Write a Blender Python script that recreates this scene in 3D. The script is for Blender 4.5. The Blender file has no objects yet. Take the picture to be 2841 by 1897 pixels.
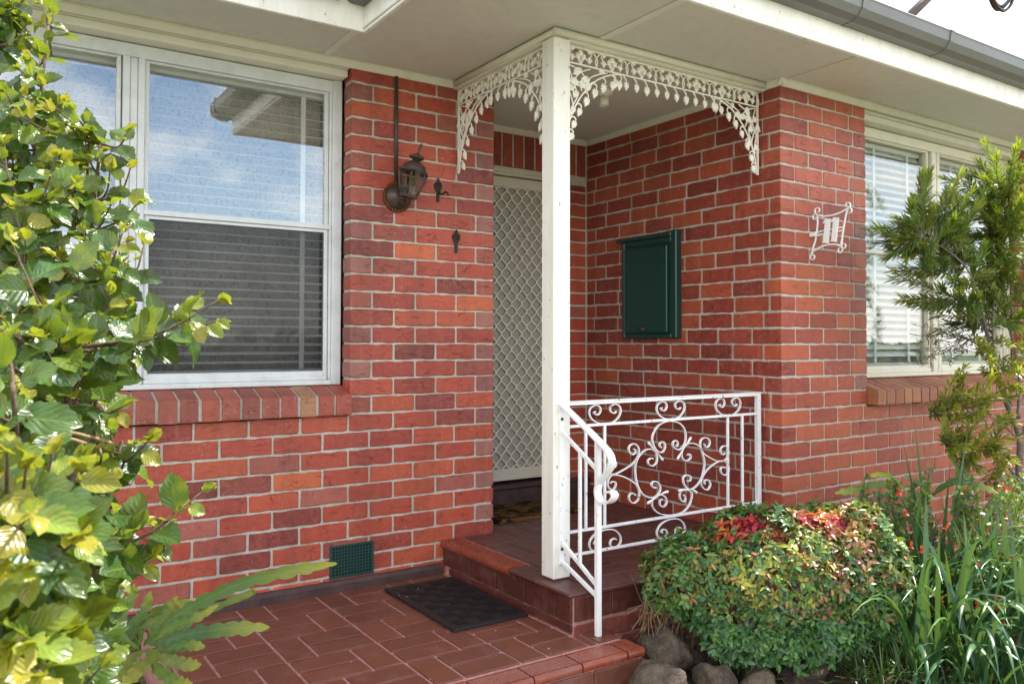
import bpy, math, random
import numpy as np
from mathutils import Vector, Matrix, Euler
R = math.radians
# ------------------------------------------------------------------ camera, world, sun, exposure
SC = bpy.context.scene
COL = SC.collection
F_PX, YAW, PITCH, ROLL, CY = 2269.68, R(33.565), R(1.393), R(0.107), 894.17   # fitted to the brick courses
CAMZ = 1.192
def ray(px, py):
    a = (px-1420.5)/F_PX; b = (CY-py)/F_PX
    cr, sr = math.cos(ROLL), math.sin(ROLL)
    r = a*cr-b*sr; u2 = a*sr+b*cr
    cp, sp = math.cos(PITCH), math.sin(PITCH)
    dd = cp-u2*sp; u = sp+u2*cp
    cw, sw = math.cos(YAW), math.sin(YAW)
    return Vector((r*cw+dd*sw, -r*sw+dd*cw, u))
CAMP = Vector((0, 0, CAMZ))
def onY(px, py, Y): v = ray(px, py); return CAMP+v*(Y/v.y)
def onX(px, py, X): v = ray(px, py); return CAMP+v*(X/v.x)
def onZ(px, py, Z): v = ray(px, py); return CAMP+v*((Z-CAMZ)/v.z)
DS = 2841/2348
def PD(x, y, d): return CAMP+ray(x*DS, y*DS)*d          # picture direction at a chosen distance
fw = ray(1420.5, CY); rt = ray(1421.5, CY)-fw; rt.normalize(); fwn = fw.normalized(); up = rt.cross(fwn)
cd = bpy.data.cameras.new('camera'); cam = bpy.data.objects.new('camera', cd); COL.objects.link(cam)
cam.matrix_world = Matrix(((rt.x, up.x, -fwn.x, 0), (rt.y, up.y, -fwn.y, 0), (rt.z, up.z, -fwn.z, CAMZ), (0, 0, 0, 1)))
cd.sensor_width = 36; cd.lens = 36*F_PX/2841; cd.shift_y = -(948.5-CY)/2841
cd.clip_start = .05; cd.clip_end = 2000
cd.dof.use_dof = True; cd.dof.focus_distance = 3.6; cd.dof.aperture_fstop = 10
SC.camera = cam
SUN_EL, SUN_AZ = R(56), R(0.5)          # azimuth measured from +X towards +Y: the sun stands off to the right, just behind the front wall plane
sdir = Vector((math.cos(SUN_EL)*math.cos(SUN_AZ), math.cos(SUN_EL)*math.sin(SUN_AZ), math.sin(SUN_EL)))
ld = bpy.data.lights.new('sun', 'SUN'); ld.energy = 4.0; ld.angle = R(.55); ld.color = (1, .94, .82)
sun = bpy.data.objects.new('sun', ld); COL.objects.link(sun)
sun.rotation_euler = (-sdir).to_track_quat('-Z', 'Y').to_euler(); sun.location = sdir*30
w = bpy.data.worlds.new('World'); SC.world = w; w.use_nodes = True
nt = w.node_tree; N = nt.nodes; L = nt.links
bg = N['Background']; bg.inputs['Strength'].default_value = .12
sky = N.new('ShaderNodeTexSky'); sky.sky_type = 'NISHITA'; sky.sun_disc = False
sky.sun_elevation = SUN_EL; sky.sun_rotation = math.pi/2-SUN_AZ; sky.air_density = 1; sky.dust_density = .2; sky.ozone_density = 1
tc = N.new('ShaderNodeTexCoord'); mp = N.new('ShaderNodeMapping'); mp.inputs['Scale'].default_value = (1, 1, 2.2); mp.inputs['Location'].default_value = (2.35, 1.1, .3); mp.inputs['Rotation'].default_value = (0, 0, R(22))
L.new(tc.outputs['Generated'], mp.inputs['Vector'])
cn = N.new('ShaderNodeTexNoise'); cn.inputs['Scale'].default_value = 2.1; cn.inputs['Detail'].default_value = 7; cn.inputs['Roughness'].default_value = .55
L.new(mp.outputs[0], cn.inputs['Vector'])
cr_ = N.new('ShaderNodeValToRGB'); cr_.color_ramp.elements[0].position = .43; cr_.color_ramp.elements[1].position = .57
L.new(cn.outputs[0], cr_.inputs[0])
cmul = N.new('ShaderNodeMath'); cmul.operation = 'MULTIPLY'; cmul.inputs[1].default_value = .93; L.new(cr_.outputs[0], cmul.inputs[0])
sxyz = N.new('ShaderNodeSeparateXYZ'); L.new(tc.outputs['Generated'], sxyz.inputs[0])
hz_ = N.new('ShaderNodeMapRange'); hz_.interpolation_type = 'SMOOTHSTEP'; hz_.inputs[1].default_value = .02; hz_.inputs[2].default_value = .15; hz_.inputs[3].default_value = .95; hz_.inputs[4].default_value = 0
L.new(sxyz.outputs[2], hz_.inputs[0]); cmax = N.new('ShaderNodeMath'); cmax.operation = 'MAXIMUM'; L.new(cmul.outputs[0], cmax.inputs[0]); L.new(hz_.outputs[0], cmax.inputs[1])
cmix = N.new('ShaderNodeMix'); cmix.data_type = 'RGBA'; L.new(cmax.outputs[0], cmix.inputs[0]); L.new(sky.outputs[0], cmix.inputs[6])
cmix.inputs[7].default_value = (10.3, 9.9, 9.3, 1)
L.new(cmix.outputs[2], bg.inputs['Color'])
SC.view_settings.view_transform = 'Standard'; SC.view_settings.look = 'None'; SC.view_settings.gamma = 1
SC.view_settings.exposure = 1.62

rng = random.Random(11)
# ------------------------------------------------------------------ helpers
def link(o, parent=None):
    COL.objects.link(o)
    if parent is not None: o.parent = parent
    return o
def tag(o, label=None, cat=None, group=None, kind=None):
    if label: o['label'] = label
    if cat: o['category'] = cat
    if group: o['group'] = group
    if kind: o['kind'] = kind
    return o
def empty(name, loc=(0, 0, 0), label=None, cat=None, group=None):
    o = bpy.data.objects.new(name, None); o.empty_display_size = .05; o.location = loc; COL.objects.link(o)
    return tag(o, label, cat, group)
def place(mesh, name, mat=None, parent=None, world=None, color=None):
    """object of a shared mesh, given by its world matrix"""
    o = bpy.data.objects.new(name, mesh)
    link(o, parent)
    if world is None: world = Matrix.Identity(4)
    if parent is not None:
        pw = PW(parent); o.matrix_local = pw.inverted() @ world
    else: o.matrix_world = world
    if color is not None: o.color = (*color, 1)
    return o
def PW(o):
    m = Matrix.LocRotScale(o.location, o.rotation_euler, o.scale)
    return PW(o.parent) @ m if o.parent else m
def catmull(pts, n=6, closed=False):
    P = [Vector(p) for p in pts]; out = []
    m = len(P)
    rngk = range(m if closed else m-1)
    for i in rngk:
        if closed: p0, p1, p2, p3 = P[i-1], P[i], P[(i+1) % m], P[(i+2) % m]
        else:
            p1, p2 = P[i], P[i+1]; p0 = P[i-1] if i > 0 else p1*2-p2; p3 = P[i+2] if i+2 < m else p2*2-p1
        for k in range(n):
            t = k/n; t2 = t*t; t3 = t2*t
            out.append(.5*((2*p1)+(p2-p0)*t+(2*p0-5*p1+4*p2-p3)*t2+(3*p1-p0-3*p2+p3)*t3))
    if not closed: out.append(P[-1].copy())
    return out
class MB:
    def __init__(s): s.v = []; s.f = []; s.uv = []; s.tint = []; s.smooth = False
    def add(s, vs, fs, uv=None, tint=None):
        o = len(s.v); s.v += [tuple(v) for v in vs]; s.f += [tuple(o+i for i in f) for f in fs]
        if uv is not None: s.uv += list(uv)
        if tint is not None: s.tint += [tint]*len(vs)
        return s
    def box(s, x0, x1, y0, y1, z0, z1, b=0.0, M=None):
        if x0 > x1: x0, x1 = x1, x0
        if y0 > y1: y0, y1 = y1, y0
        if z0 > z1: z0, z1 = z1, z0
        b = min(b, (x1-x0)*.45, (y1-y0)*.45, (z1-z0)*.45)
        if b <= 0:
            vs = [(x, y, z) for x in (x0, x1) for y in (y0, y1) for z in (z0, z1)]
            fs = [(0, 1, 3, 2), (4, 6, 7, 5), (0, 4, 5, 1), (2, 3, 7, 6), (0, 2, 6, 4), (1, 5, 7, 3)]
        else:
            vs = []; idx = {}
            for i, x in enumerate((x0, x1)):
                for j, y in enumerate((y0, y1)):
                    for k, z in enumerate((z0, z1)):
                        sx, sy, sz = (1-2*i)*b, (1-2*j)*b, (1-2*k)*b
                        idx[i, j, k, 'x'] = len(vs); vs.append((x, y+sy, z+sz))
                        idx[i, j, k, 'y'] = len(vs); vs.append((x+sx, y, z+sz))
                        idx[i, j, k, 'z'] = len(vs); vs.append((x+sx, y+sy, z))
            fs = []
            for i in (0, 1):
                q = [idx[i, j, k, 'x'] for j, k in ((0, 0), (0, 1), (1, 1), (1, 0))]; fs.append(q if i == 0 else q[::-1])
                q = [idx[j, i, k, 'y'] for j, k in ((0, 0), (1, 0), (1, 1), (0, 1))]; fs.append(q if i == 0 else q[::-1])
                q = [idx[j, k, i, 'z'] for j, k in ((0, 0), (0, 1), (1, 1), (1, 0))]; fs.append(q if i == 0 else q[::-1])
            for a in (0, 1):
                for c in (0, 1):
                    fs.append((idx[0, a, c, 'y'], idx[1, a, c, 'y'], idx[1, a, c, 'z'], idx[0, a, c, 'z']))
                    fs.append((idx[a, 0, c, 'x'], idx[a, 1, c, 'x'], idx[a, 1, c, 'z'], idx[a, 0, c, 'z']))
                    fs.append((idx[a, c, 0, 'x'], idx[a, c, 1, 'x'], idx[a, c, 1, 'y'], idx[a, c, 0, 'y']))
                    for k in (0, 1): fs.append((idx[a, c, k, 'x'], idx[a, c, k, 'y'], idx[a, c, k, 'z']))
        if M is not None: vs = [tuple(M @ Vector(v)) for v in vs]
        return s.add(vs, fs)
    def sweep(s, path, prof, normal=None, scale=None, cap=True):
        """profile (a,b) swept along path; a along the side vector, b along the normal hint"""
        P = [Vector(p) for p in path]; n = len(P); m = len(prof); vs = []
        nrm = Vector(normal) if normal is not None else None; prev = None
        for i, p in enumerate(P):
            t = (P[min(i+1, n-1)]-P[max(i-1, 0)])
            if t.length < 1e-9: t = Vector((0, 0, 1))
            t.normalize()
            if nrm is not None: h = nrm
            else:
                h = prev if prev is not None else (Vector((0, 0, 1)) if abs(t.z) < .9 else Vector((1, 0, 0)))
            side = t.cross(h)
            if side.length < 1e-6: side = t.orthogonal()
            side.normalize(); b = side.cross(t).normalized(); prev = b
            k = scale[i] if scale is not None else 1
            for (a, c) in prof: vs.append(p+side*(a*k)+b*(c*k))
        fs = []
        for i in range(n-1):
            for j in range(m):
                j2 = (j+1) % m
                fs.append((i*m+j, i*m+j2, (i+1)*m+j2, (i+1)*m+j))
        if cap: fs.append(tuple(range(m))[::-1]); fs.append(tuple((n-1)*m+j for j in range(m)))
        return s.add(vs, fs)
    def tube(s, path, r, n=8, scale=None): return s.sweep(path, [(r*math.cos(2*math.pi*i/n), r*math.sin(2*math.pi*i/n)) for i in range(n)], None, scale)
    def lathe(s, prof, n=20, M=None):
        vs = []; fs = []
        for (r, z) in prof:
            for i in range(n):
                a = 2*math.pi*i/n; vs.append((r*math.cos(a), r*math.sin(a), z))
        for k in range(len(prof)-1):
            for i in range(n):
                j = (i+1) % n; fs.append((k*n+i, k*n+j, (k+1)*n+j, (k+1)*n+i))
        fs.append(tuple(range(n))[::-1]); fs.append(tuple((len(prof)-1)*n+i for i in range(n)))
        if M is not None: vs = [M @ Vector(v) for v in vs]
        return s.add(vs, fs)
    def prism(s, poly, axis, a0, a1):
        """polygon in the two other axes, extruded along axis"""
        n = len(poly); vs = []
        for a in (a0, a1):
            for (p, q) in poly: vs.append({'x': (a, p, q), 'y': (p, a, q), 'z': (p, q, a)}[axis])
        fs = [tuple(range(n)), tuple(range(2*n-1, n-1, -1))]+[(i, n+i, n+(i+1) % n, (i+1) % n) for i in range(n)]
        return s.add(vs, fs)
    def mesh(s, name, mat, smooth=False):
        me = bpy.data.meshes.new(name); me.from_pydata(s.v, [], s.f)
        if s.uv:
            uvl = me.uv_layers.new(name='UVMap'); li = np.empty(len(me.loops), dtype=np.int32); me.loops.foreach_get('vertex_index', li)
            uvl.data.foreach_set('uv', np.array(s.uv, dtype=np.float32)[li].ravel())
        if s.tint:
            at = me.attributes.new('tint', 'FLOAT_COLOR', 'POINT')
            c = np.ones((len(s.v), 4), dtype=np.float32); c[:, :3] = np.array(s.tint, dtype=np.float32); at.data.foreach_set('color', c.ravel())
        if mat is not None: me.materials.append(mat)
        if smooth or s.smooth: me.polygons.foreach_set('use_smooth', [True]*len(me.polygons))
        me.update(); return me
    def build(s, name, mat, parent=None, smooth=False, fixn=True):
        me = s.mesh(name, mat, smooth)
        if fixn: fix(me)
        if parent is not None:
            inv = PW(parent).inverted(); me.transform(inv)
        o = bpy.data.objects.new(name, me); link(o, parent); return o
import bmesh
def fix(me):
    bm = bmesh.new(); bm.from_mesh(me); bmesh.ops.recalc_face_normals(bm, faces=bm.faces); bm.to_mesh(me); bm.free()
def one(name, mat, label, cat, mb, smooth=False, group=None): return tag(mb.build(name, mat, None, smooth), label, cat, group)
# ------------------------------------------------------------------ materials
class NT:
    def __init__(s, name):
        s.m = bpy.data.materials.new(name); s.m.use_nodes = True; s.t = s.m.node_tree; s.t.nodes.clear()
        s.out = s.n('OutputMaterial')
    def n(s, t, **kw):
        nd = s.t.nodes.new('ShaderNode'+t)
        for k, v in kw.items(): setattr(nd, k, v)
        return nd
    def l(s, a, b): s.t.links.new(a, b)
    def put(s, sock, v):
        if hasattr(v, 'is_linked') or isinstance(v, bpy.types.NodeSocket): s.l(v, sock)
        elif isinstance(v, (tuple, list)) and len(v) == 3 and sock.type == 'RGBA': sock.default_value = (*v, 1)
        else: sock.default_value = v
    def math(s, op, a, b=0.0, c=None):
        nd = s.n('Math', operation=op); s.put(nd.inputs[0], a); s.put(nd.inputs[1], b)
        if c is not None: s.put(nd.inputs[2], c)
        return nd.outputs[0]
    def noise(s, vec, scale, detail=4, rough=.55, dist=0):
        nd = s.n('TexNoise'); s.l(vec, nd.inputs['Vector']); nd.inputs['Scale'].default_value = scale; nd.inputs['Detail'].default_value = detail
        nd.inputs['Roughness'].default_value = rough; nd.inputs['Distortion'].default_value = dist; return nd.outputs[0]
    def vor(s, vec, scale, feat='F1', out=0):
        nd = s.n('TexVoronoi', feature=feat); s.l(vec, nd.inputs['Vector']); nd.inputs['Scale'].default_value = scale; return nd.outputs[out]
    def ramp(s, f, a, b, ca=(0, 0, 0), cb=(1, 1, 1)):
        nd = s.n('ValToRGB'); e = nd.color_ramp.elements; e[0].position = a; e[1].position = b; e[0].color = (*ca, 1); e[1].color = (*cb, 1); s.l(f, nd.inputs[0]); return nd.outputs[0]
    def mr(s, f, a, b, c=0., d=1.):
        nd = s.n('MapRange'); s.put(nd.inputs[0], f)
        for i, v in enumerate((a, b, c, d)): nd.inputs[1+i].default_value = v
        return nd.outputs[0]
    def mix(s, f, a, b, mode='MIX'):
        nd = s.n('Mix', data_type='RGBA', blend_type=mode); s.put(nd.inputs[0], f); s.put(nd.inputs[6], a); s.put(nd.inputs[7], b); return nd.outputs[2]
    def pos(s): return s.n('NewGeometry').outputs['Position']
    def obj(s): return s.n('TexCoord').outputs['Object']
    def scale(s, vec, sc):
        nd = s.n('Mapping'); s.l(vec, nd.inputs['Vector']); nd.inputs['Scale'].default_value = sc; return nd.outputs[0]
    def bump(s, h, st=.3, dist=.002, nrm=None):
        nd = s.n('Bump'); nd.inputs['Strength'].default_value = st; nd.inputs['Distance'].default_value = dist; s.l(h, nd.inputs['Height'])
        if nrm is not None: s.l(nrm, nd.inputs['Normal'])
        return nd.outputs[0]
    def bsdf(s, col, rough=.5, nrm=None, spec=.5, metal=0, **kw):
        nd = s.n('BsdfPrincipled'); s.put(nd.inputs['Base Color'], col); s.put(nd.inputs['Roughness'], rough); nd.inputs['Specular IOR Level'].default_value = spec
        nd.inputs['Metallic'].default_value = metal
        for k, v in kw.items(): s.put(nd.inputs[k], v)
        if nrm is not None: s.l(nrm, nd.inputs['Normal'])
        return nd.outputs[0]
    def done(s, sh): s.l(sh, s.out.inputs['Surface']); return s.m
    def tint(s, mode):
        if mode == 'obj': return s.n('ObjectInfo').outputs['Color']
        nd = s.n('Attribute', attribute_name='tint'); return nd.outputs['Color']
def brick_mat(mode):
    t = NT('brick_'+mode); p = t.pos(); col = t.tint(mode)
    big = t.noise(p, 9, 3); fine = t.noise(p, 160, 5, .65); mid = t.noise(p, 38, 4, .6)
    col = t.mix(t.mr(big, .3, .7, 0, .4), col, t.mix(.55, col, (.18, .035, .026)), 'MIX')
    col = t.mix(t.mr(mid, .42, .75, 0, .35), col, (.46, .15, .09))
    # drag cracks, running mostly along the brick
    cv = t.n('Vector' if False else 'VectorMath', operation='ADD'); t.l(t.scale(p, (9, 9, 30)), cv.inputs[0])
    nz = t.n('TexNoise'); t.l(p, nz.inputs['Vector']); nz.inputs['Scale'].default_value = 22; t.l(nz.outputs['Color'], cv.inputs[1])
    crack = t.vor(cv.outputs[0], 1.0, 'DISTANCE_TO_EDGE')
    gate = t.mr(t.noise(p, 13, 2), .47, .6)
    cr = t.math('MULTIPLY', t.mr(crack, .008, .026, 1, 0), gate)
    col = t.mix(t.math('MULTIPLY', cr, .6), col, (.06, .016, .014))
    # salts and mortar smears
    sm = t.math('MULTIPLY', t.mr(t.noise(p, 60, 6, .75), .57, .72), t.mr(t.noise(p, 6, 2), .42, .62))
    col = t.mix(t.math('MULTIPLY', sm, .55), col, (.62, .5, .45))
    pit = t.mr(t.vor(p, 210), .08, .18, 1, 0); pg = t.math('MULTIPLY', pit, t.mr(t.noise(p, 25, 2), .55, .65))
    col = t.mix(t.math('MULTIPLY', pg, .6), col, (.7, .64, .58))
    st_ = t.noise(t.scale(p, (7, 7, .8)), 1, 4, .6); col = t.mix(t.mr(st_, .5, .75, 0, .38), col, (.10, .03, .026)); wsh = t.noise(t.scale(p, (11, 11, 1.2)), 1.7, 5, .7); col = t.mix(t.mr(wsh, .6, .8, 0, .2), col, (.60, .38, .32))
    h = t.math('ADD', t.math('MULTIPLY', fine, .5), t.math('ADD', t.math('MULTIPLY', mid, .8), t.math('MULTIPLY', cr, -1.0)))
    nrm = t.bump(h, .7, .003)
    return t.done(t.bsdf(col, t.mr(mid, .3, .7, .38, .62), nrm, .45))
def mortar_mat():
    t = NT('mortar'); p = t.pos(); a = t.noise(p, 60, 5, .7); b = t.noise(p, 5, 3)
    col = t.mix(t.mr(a, .3, .7), (.37, .345, .30), (.55, .525, .47)); col = t.mix(t.mr(b, .5, .75, 0, .5), col, (.34, .30, .215)); st_ = t.noise(t.scale(p, (7, 7, .8)), 1, 4, .6); col = t.mix(t.mr(st_, .5, .75, 0, .55), col, (.20, .175, .14))
    return t.done(t.bsdf(col, .9, t.bump(a, .8, .004), .2))
def paint_mat(name, c, rough=.45, dirt=.25, dc=(.25, .22, .17), bump=.15, chip=0.0, grain=None):
    t = NT(name); p = t.pos(); pv = t.scale(p, grain) if grain else p
    a = t.noise(pv, 14, 5, .65); b = t.noise(p, 120, 3, .6); g = t.noise(p, 3.1, 3)
    col = t.mix(t.mr(a, .45, .8, 0, dirt), c, dc); col = t.mix(t.mr(g, .35, .7, 0, .12), col, tuple(x*.8 for x in c))
    h = t.math('ADD', t.math('MULTIPLY', a, .6), t.math('MULTIPLY', b, .35))
    if chip > 0:
        ch = t.mr(t.noise(t.scale(p, (1, 1, .6)), 42, 6, .75), .70-chip*.08, .71-chip*.08)
        col = t.mix(ch, col, (.07, .055, .045)); h = t.math('SUBTRACT', h, t.math('MULTIPLY', ch, .6))
    return t.done(t.bsdf(col, t.mr(b, .3, .7, rough-.08, rough+.12), t.bump(h, bump, .003), .45))
def tile_mat(name, c, c2, rough, grout=False):
    t = NT(name); p = t.pos(); r = t.n('ObjectInfo').outputs['Random']
    a = t.noise(p, 26, 5, .65); b = t.noise(p, 4, 3); f = t.noise(p, 240, 3)
    col = t.mix(t.math('MULTIPLY', r, .8), c, c2); col = t.mix(t.mr(a, .5, .8, 0, .4), col, tuple(x*1.7+.015 for x in c)); col = t.mix(t.mr(b, .5, .75, 0, .35), col, tuple(x*.55 for x in c))
    sp = t.math('MULTIPLY', t.mr(t.vor(p, 75), .06, .1, 1, 0), t.mr(t.noise(p, 18, 2), .57, .62)); col = t.mix(t.math('MULTIPLY', sp, .5), col, (.45, .4, .36))
    dust = t.mr(t.noise(p, 9, 6, .7), .52, .8, 0, .22); col = t.mix(dust, col, (.34, .24, .22))
    return t.done(t.bsdf(col, t.mr(a, .25, .75, rough-.1, rough+.18), t.bump(t.math('ADD', a, t.math('MULTIPLY', f, .35)), .22, .002), .5))
def leaf_mat(name, mode, transl=.35, rough=.32, veins=True, spec=.5, vk=6, yel=.55, tip=0, spots=0):
    t = NT(name); col = t.tint(mode); uv = t.n('UVMap').outputs[0]; sx = t.n('SeparateXYZ'); t.l(uv, sx.inputs[0])
    p = t.pos(); nz = t.noise(p, 45, 3)
    col = t.mix(t.mr(nz, .35, .75, 0, .35), col, t.mix(.55, col, (.02, .05, .01)))
    nrm = None
    if spots: col = t.mix(t.math('MULTIPLY', t.mr(t.noise(p, 140, 3, .7), .66, .72), spots), col, (.16, .10, .03)); col = t.mix(t.mr(t.noise(p, 17, 2), .5, .75, 0, .18), col, (.14, .18, .03))
    if tip: col = t.mix(t.mr(sx.outputs[1], .6, 1, 0, tip), col, (.38, .36, .05))
    if veins:
        a = t.math('ABSOLUTE', t.math('SUBTRACT', t.math('MULTIPLY', sx.outputs[0], 2), 1))
        ph = t.math('FRACT', t.math('SUBTRACT', t.math('MULTIPLY', sx.outputs[1], vk), t.math('MULTIPLY', a, 2.4)))
        d = t.math('ABSOLUTE', t.math('SUBTRACT', ph, .5)); side = t.math('MULTIPLY', t.mr(d, .0, .13, 1, 0), t.mr(a, .75, 1, 1, 0))
        mid = t.mr(a, .02, .09, 1, 0); vn = t.math('MAXIMUM', t.math('MULTIPLY', side, .6), mid)
        col = t.mix(t.math('MULTIPLY', vn, .34), col, t.mix(.6, col, (.34, .42, .08)))
        h = t.math('SUBTRACT', t.math('MULTIPLY', t.mr(d, 0, .5), .8), t.math('MULTIPLY', mid, .4)); nrm = t.bump(h, .28, .003)
    br = t.bsdf(col, rough, nrm, spec)
    tr = t.n('BsdfTranslucent'); tcol = t.mix(yel, col, (.45, .55, .02)); t.l(tcol, tr.inputs[0])
    mx = t.n('MixShader'); mx.inputs[0].default_value = transl; t.l(br, mx.inputs[1]); t.l(tr.outputs[0], mx.inputs[2])
    return t.done(mx.outputs[0])
def simple(name, c, rough=.5, metal=0, nscale=60, var=.3, bump=.2, spec=.5, dist=.002):
    t = NT(name); p = t.pos(); a = t.noise(p, nscale, 5, .65)
    col = t.mix(t.mr(a, .35, .75, 0, var), c, tuple(x*.35 for x in c))
    return t.done(t.bsdf(col, rough, t.bump(a, bump, dist), spec, metal))
def two(name, c1, c2, scale, lo, hi, rough=.7, bump=.4, dist=.004, detail=6):
    t = NT(name); p = t.pos(); a = t.noise(p, scale, detail, .65); b = t.noise(p, scale*7, 4, .6)
    col = t.mix(t.mr(a, lo, hi), c1, c2); col = t.mix(t.mr(b, .4, .8, 0, .4), col, tuple(x*.4 for x in c1))
    return t.done(t.bsdf(col, rough, t.bump(t.math('ADD', a, t.math('MULTIPLY', b, .5)), bump, dist), .35))
def glass_mat(name, refl=1.0, tintc=(.93, .95, .95)):
    t = NT(name); fr = t.n('Fresnel'); t.l(t.mr(t.n('NewGeometry').outputs['Backfacing'], 0, 1, 1.62, 1/1.62), fr.inputs['IOR'])
    p = t.pos(); wv = t.noise(p, 2.3, 2)
    gl = t.n('BsdfGlossy'); gl.inputs['Roughness'].default_value = .012; gl.inputs['Color'].default_value = (1, 1, 1, 1); t.l(t.bump(wv, .03, .02), gl.inputs['Normal'])
    tr = t.n('BsdfTransparent'); tr.inputs['Color'].default_value = (*tintc, 1)
    mx = t.n('MixShader'); t.l(t.math('MULTIPLY', fr.outputs[0], refl), mx.inputs[0]); t.l(tr.outputs[0], mx.inputs[1]); t.l(gl.outputs[0], mx.inputs[2])
    return t.done(mx.outputs[0])
def screen_mat(name, op, c):
    t = NT(name); d = t.n('BsdfDiffuse'); d.inputs[0].default_value = (*c, 1); tr = t.n('BsdfTransparent'); mx = t.n('MixShader')
    p = t.pos(); a = t.noise(p, 3, 3); t.l(t.mr(a, .3, .7, op-.05, op+.05), mx.inputs[0]); t.l(tr.outputs[0], mx.inputs[1]); t.l(d.outputs[0], mx.inputs[2]); return t.done(mx.outputs[0])
def lace_mat():
    t = NT('lace_fabric'); p = t.pos(); v = t.scale(p, (1, .0, 1))
    d1 = t.vor(v, 36); d2 = t.vor(v, 36, 'DISTANCE_TO_EDGE'); pat = t.math('MAXIMUM', t.mr(d2, .02, .1, 1, 0), t.mr(t.math('ABSOLUTE', t.math('SUBTRACT', d1, .28)), .0, .06, 1, 0))
    wob = t.mr(t.noise(v, 60, 3), .4, .6); pat = t.math('MULTIPLY', pat, wob)
    col = t.mix(t.math('MULTIPLY', pat, .8), (.52, .47, .44), (.2, .165, .15))
    return t.done(t.bsdf(col, .9, None, .1))
B_OBJ = brick_mat('obj'); B_ATT = brick_mat('attr'); MORTAR = mortar_mat()
CREAM = paint_mat('cream_paint', (.72, .70, .62), .5, .18, (.3, .27, .2), .18)
WHITE = paint_mat('white_timber_paint', (.82, .81, .77), .42, .35, (.40, .36, .30), .45, .75, (1, 1, .12))
SOFF = paint_mat('soffit_paint', (.63, .615, .565), .6, .22, (.3, .28, .23), .12)
FRAME = paint_mat('window_frame_paint', (.62, .65, .68), .38, .3, (.2, .19, .17), .25, .25)
FRAME2 = paint_mat('cream_frame_paint', (.74, .71, .60), .42, .2, (.3, .27, .2), .2, .1)
IRONW = paint_mat('white_iron_paint', (.82, .83, .85), .35, .22, (.35, .3, .27), .35, .85)
CAST = paint_mat('white_cast_paint', (.82, .80, .74), .45, .25, (.35, .3, .22), .3)
GUTTER = simple('gutter_steel_paint', (.14, .14, .135), .42, 0, 5, .25, .06)
GREEN = simple('dark_green_enamel', (.006, .040, .034), .3, 0, 30, .35, .08)
GREEN2 = simple('vent_green_paint', (.012, .055, .05), .4, 0, 60, .4, .2)
BLACK = simple('black_void', (.003, .003, .003), .9)
IRONB = simple('cast_iron_dark', (.045, .04, .034), .5, .5, 240, .5, .6)
BRONZE = simple('bronze_paint', (.075, .052, .043), .42, .25, 160, .4, .35)
RUST = two('rusted_steel', (.05, .022, .012), (.28, .09, .02), 110, .45, .62, .75)
LGLASS = glass_mat('lantern_glass', 1.1, (.62, .57, .44))
GLASS = glass_mat('window_glass', 2.7); GLASSR = glass_mat('clear_window_glass', 1.0)
GLASS2 = glass_mat('screened_window_glass', .55)
SCREEN = screen_mat('fly_screen_mesh', .30, (.055, .055, .06))
LACE = lace_mat()
BLIND = simple('blind_slat_enamel', (.80, .80, .77), .4, 0, 20, .1, .02)
TAPE = simple('blind_tape', (.75, .76, .76), .8, 0, 300, .2, .2)
ROOM = simple('room_plaster', (.22, .20, .185), .9)
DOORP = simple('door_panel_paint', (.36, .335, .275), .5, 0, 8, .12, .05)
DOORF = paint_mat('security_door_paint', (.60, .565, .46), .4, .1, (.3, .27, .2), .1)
GRILL = paint_mat('grille_paint', (.76, .74, .66), .4, .1, (.3, .27, .2), .1)
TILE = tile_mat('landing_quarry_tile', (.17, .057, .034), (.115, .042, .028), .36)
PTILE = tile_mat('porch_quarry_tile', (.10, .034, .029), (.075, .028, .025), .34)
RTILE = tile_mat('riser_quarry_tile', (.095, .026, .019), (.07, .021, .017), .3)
NOSE = tile_mat('nosing_glazed_tile', (.23, .048, .024), (.19, .042, .022), .24)
GROUT = two('pink_grout', (.42, .19, .17), (.54, .32, .29), 40, .4, .7, .9)
SKIRT = two('dark_skirting_paint', (.055, .03, .032), (.10, .055, .05), 14, .4, .7, .55)
RUBBER = simple('black_rubber', (.012, .012, .013), .55, 0, 500, .4, .5)
def coir_mat():
    t = NT('coir'); p = t.pos(); a = t.noise(t.scale(p, (1, 2.2, 1)), 9, 3, .6, 1.2); f = t.noise(p, 420, 3, .7); g = t.noise(p, 90, 4)
    pat = t.mr(a, .46, .52); col = t.mix(pat, (.20, .105, .03), (.014, .011, .008)); col = t.mix(t.mr(f, .4, .65, 0, .6), col, (.06, .03, .01)); col = t.mix(t.mr(g, .6, .75, 0, .5), col, (.3, .18, .06))
    return t.done(t.bsdf(col, .95, t.bump(f, 1, .008), .1))
COIR = coir_mat()
STONE = two('basalt_stone', (.055, .042, .033), (.145, .112, .085), 16, .38, .62, .9, 1.0, .022)
SOIL = two('garden_soil', (.045, .03, .02), (.09, .065, .045), 22, .4, .65, .95, .9, .03)
LAWN = two('lawn_ground', (.07, .10, .03), (.14, .15, .06), 3, .4, .6, .95, .8, .03)
CONC = two('path_concrete', (.25, .235, .205), (.32, .30, .265), 3, .35, .65, .85, .3, .004)
ROOFM = two('terracotta_roof_tile', (.22, .075, .045), (.15, .06, .045), 5, .35, .65, .7)
BARK = two('bark', (.16, .105, .065), (.07, .05, .035), 60, .35, .65, .85, .8, .006)
GREYB = two('grey_bark', (.20, .175, .15), (.09, .075, .065), 50, .35, .65, .85, .8, .006)
DRY = two('dry_twig', (.34, .235, .12), (.16, .10, .05), 60, .35, .65, .85)
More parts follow.
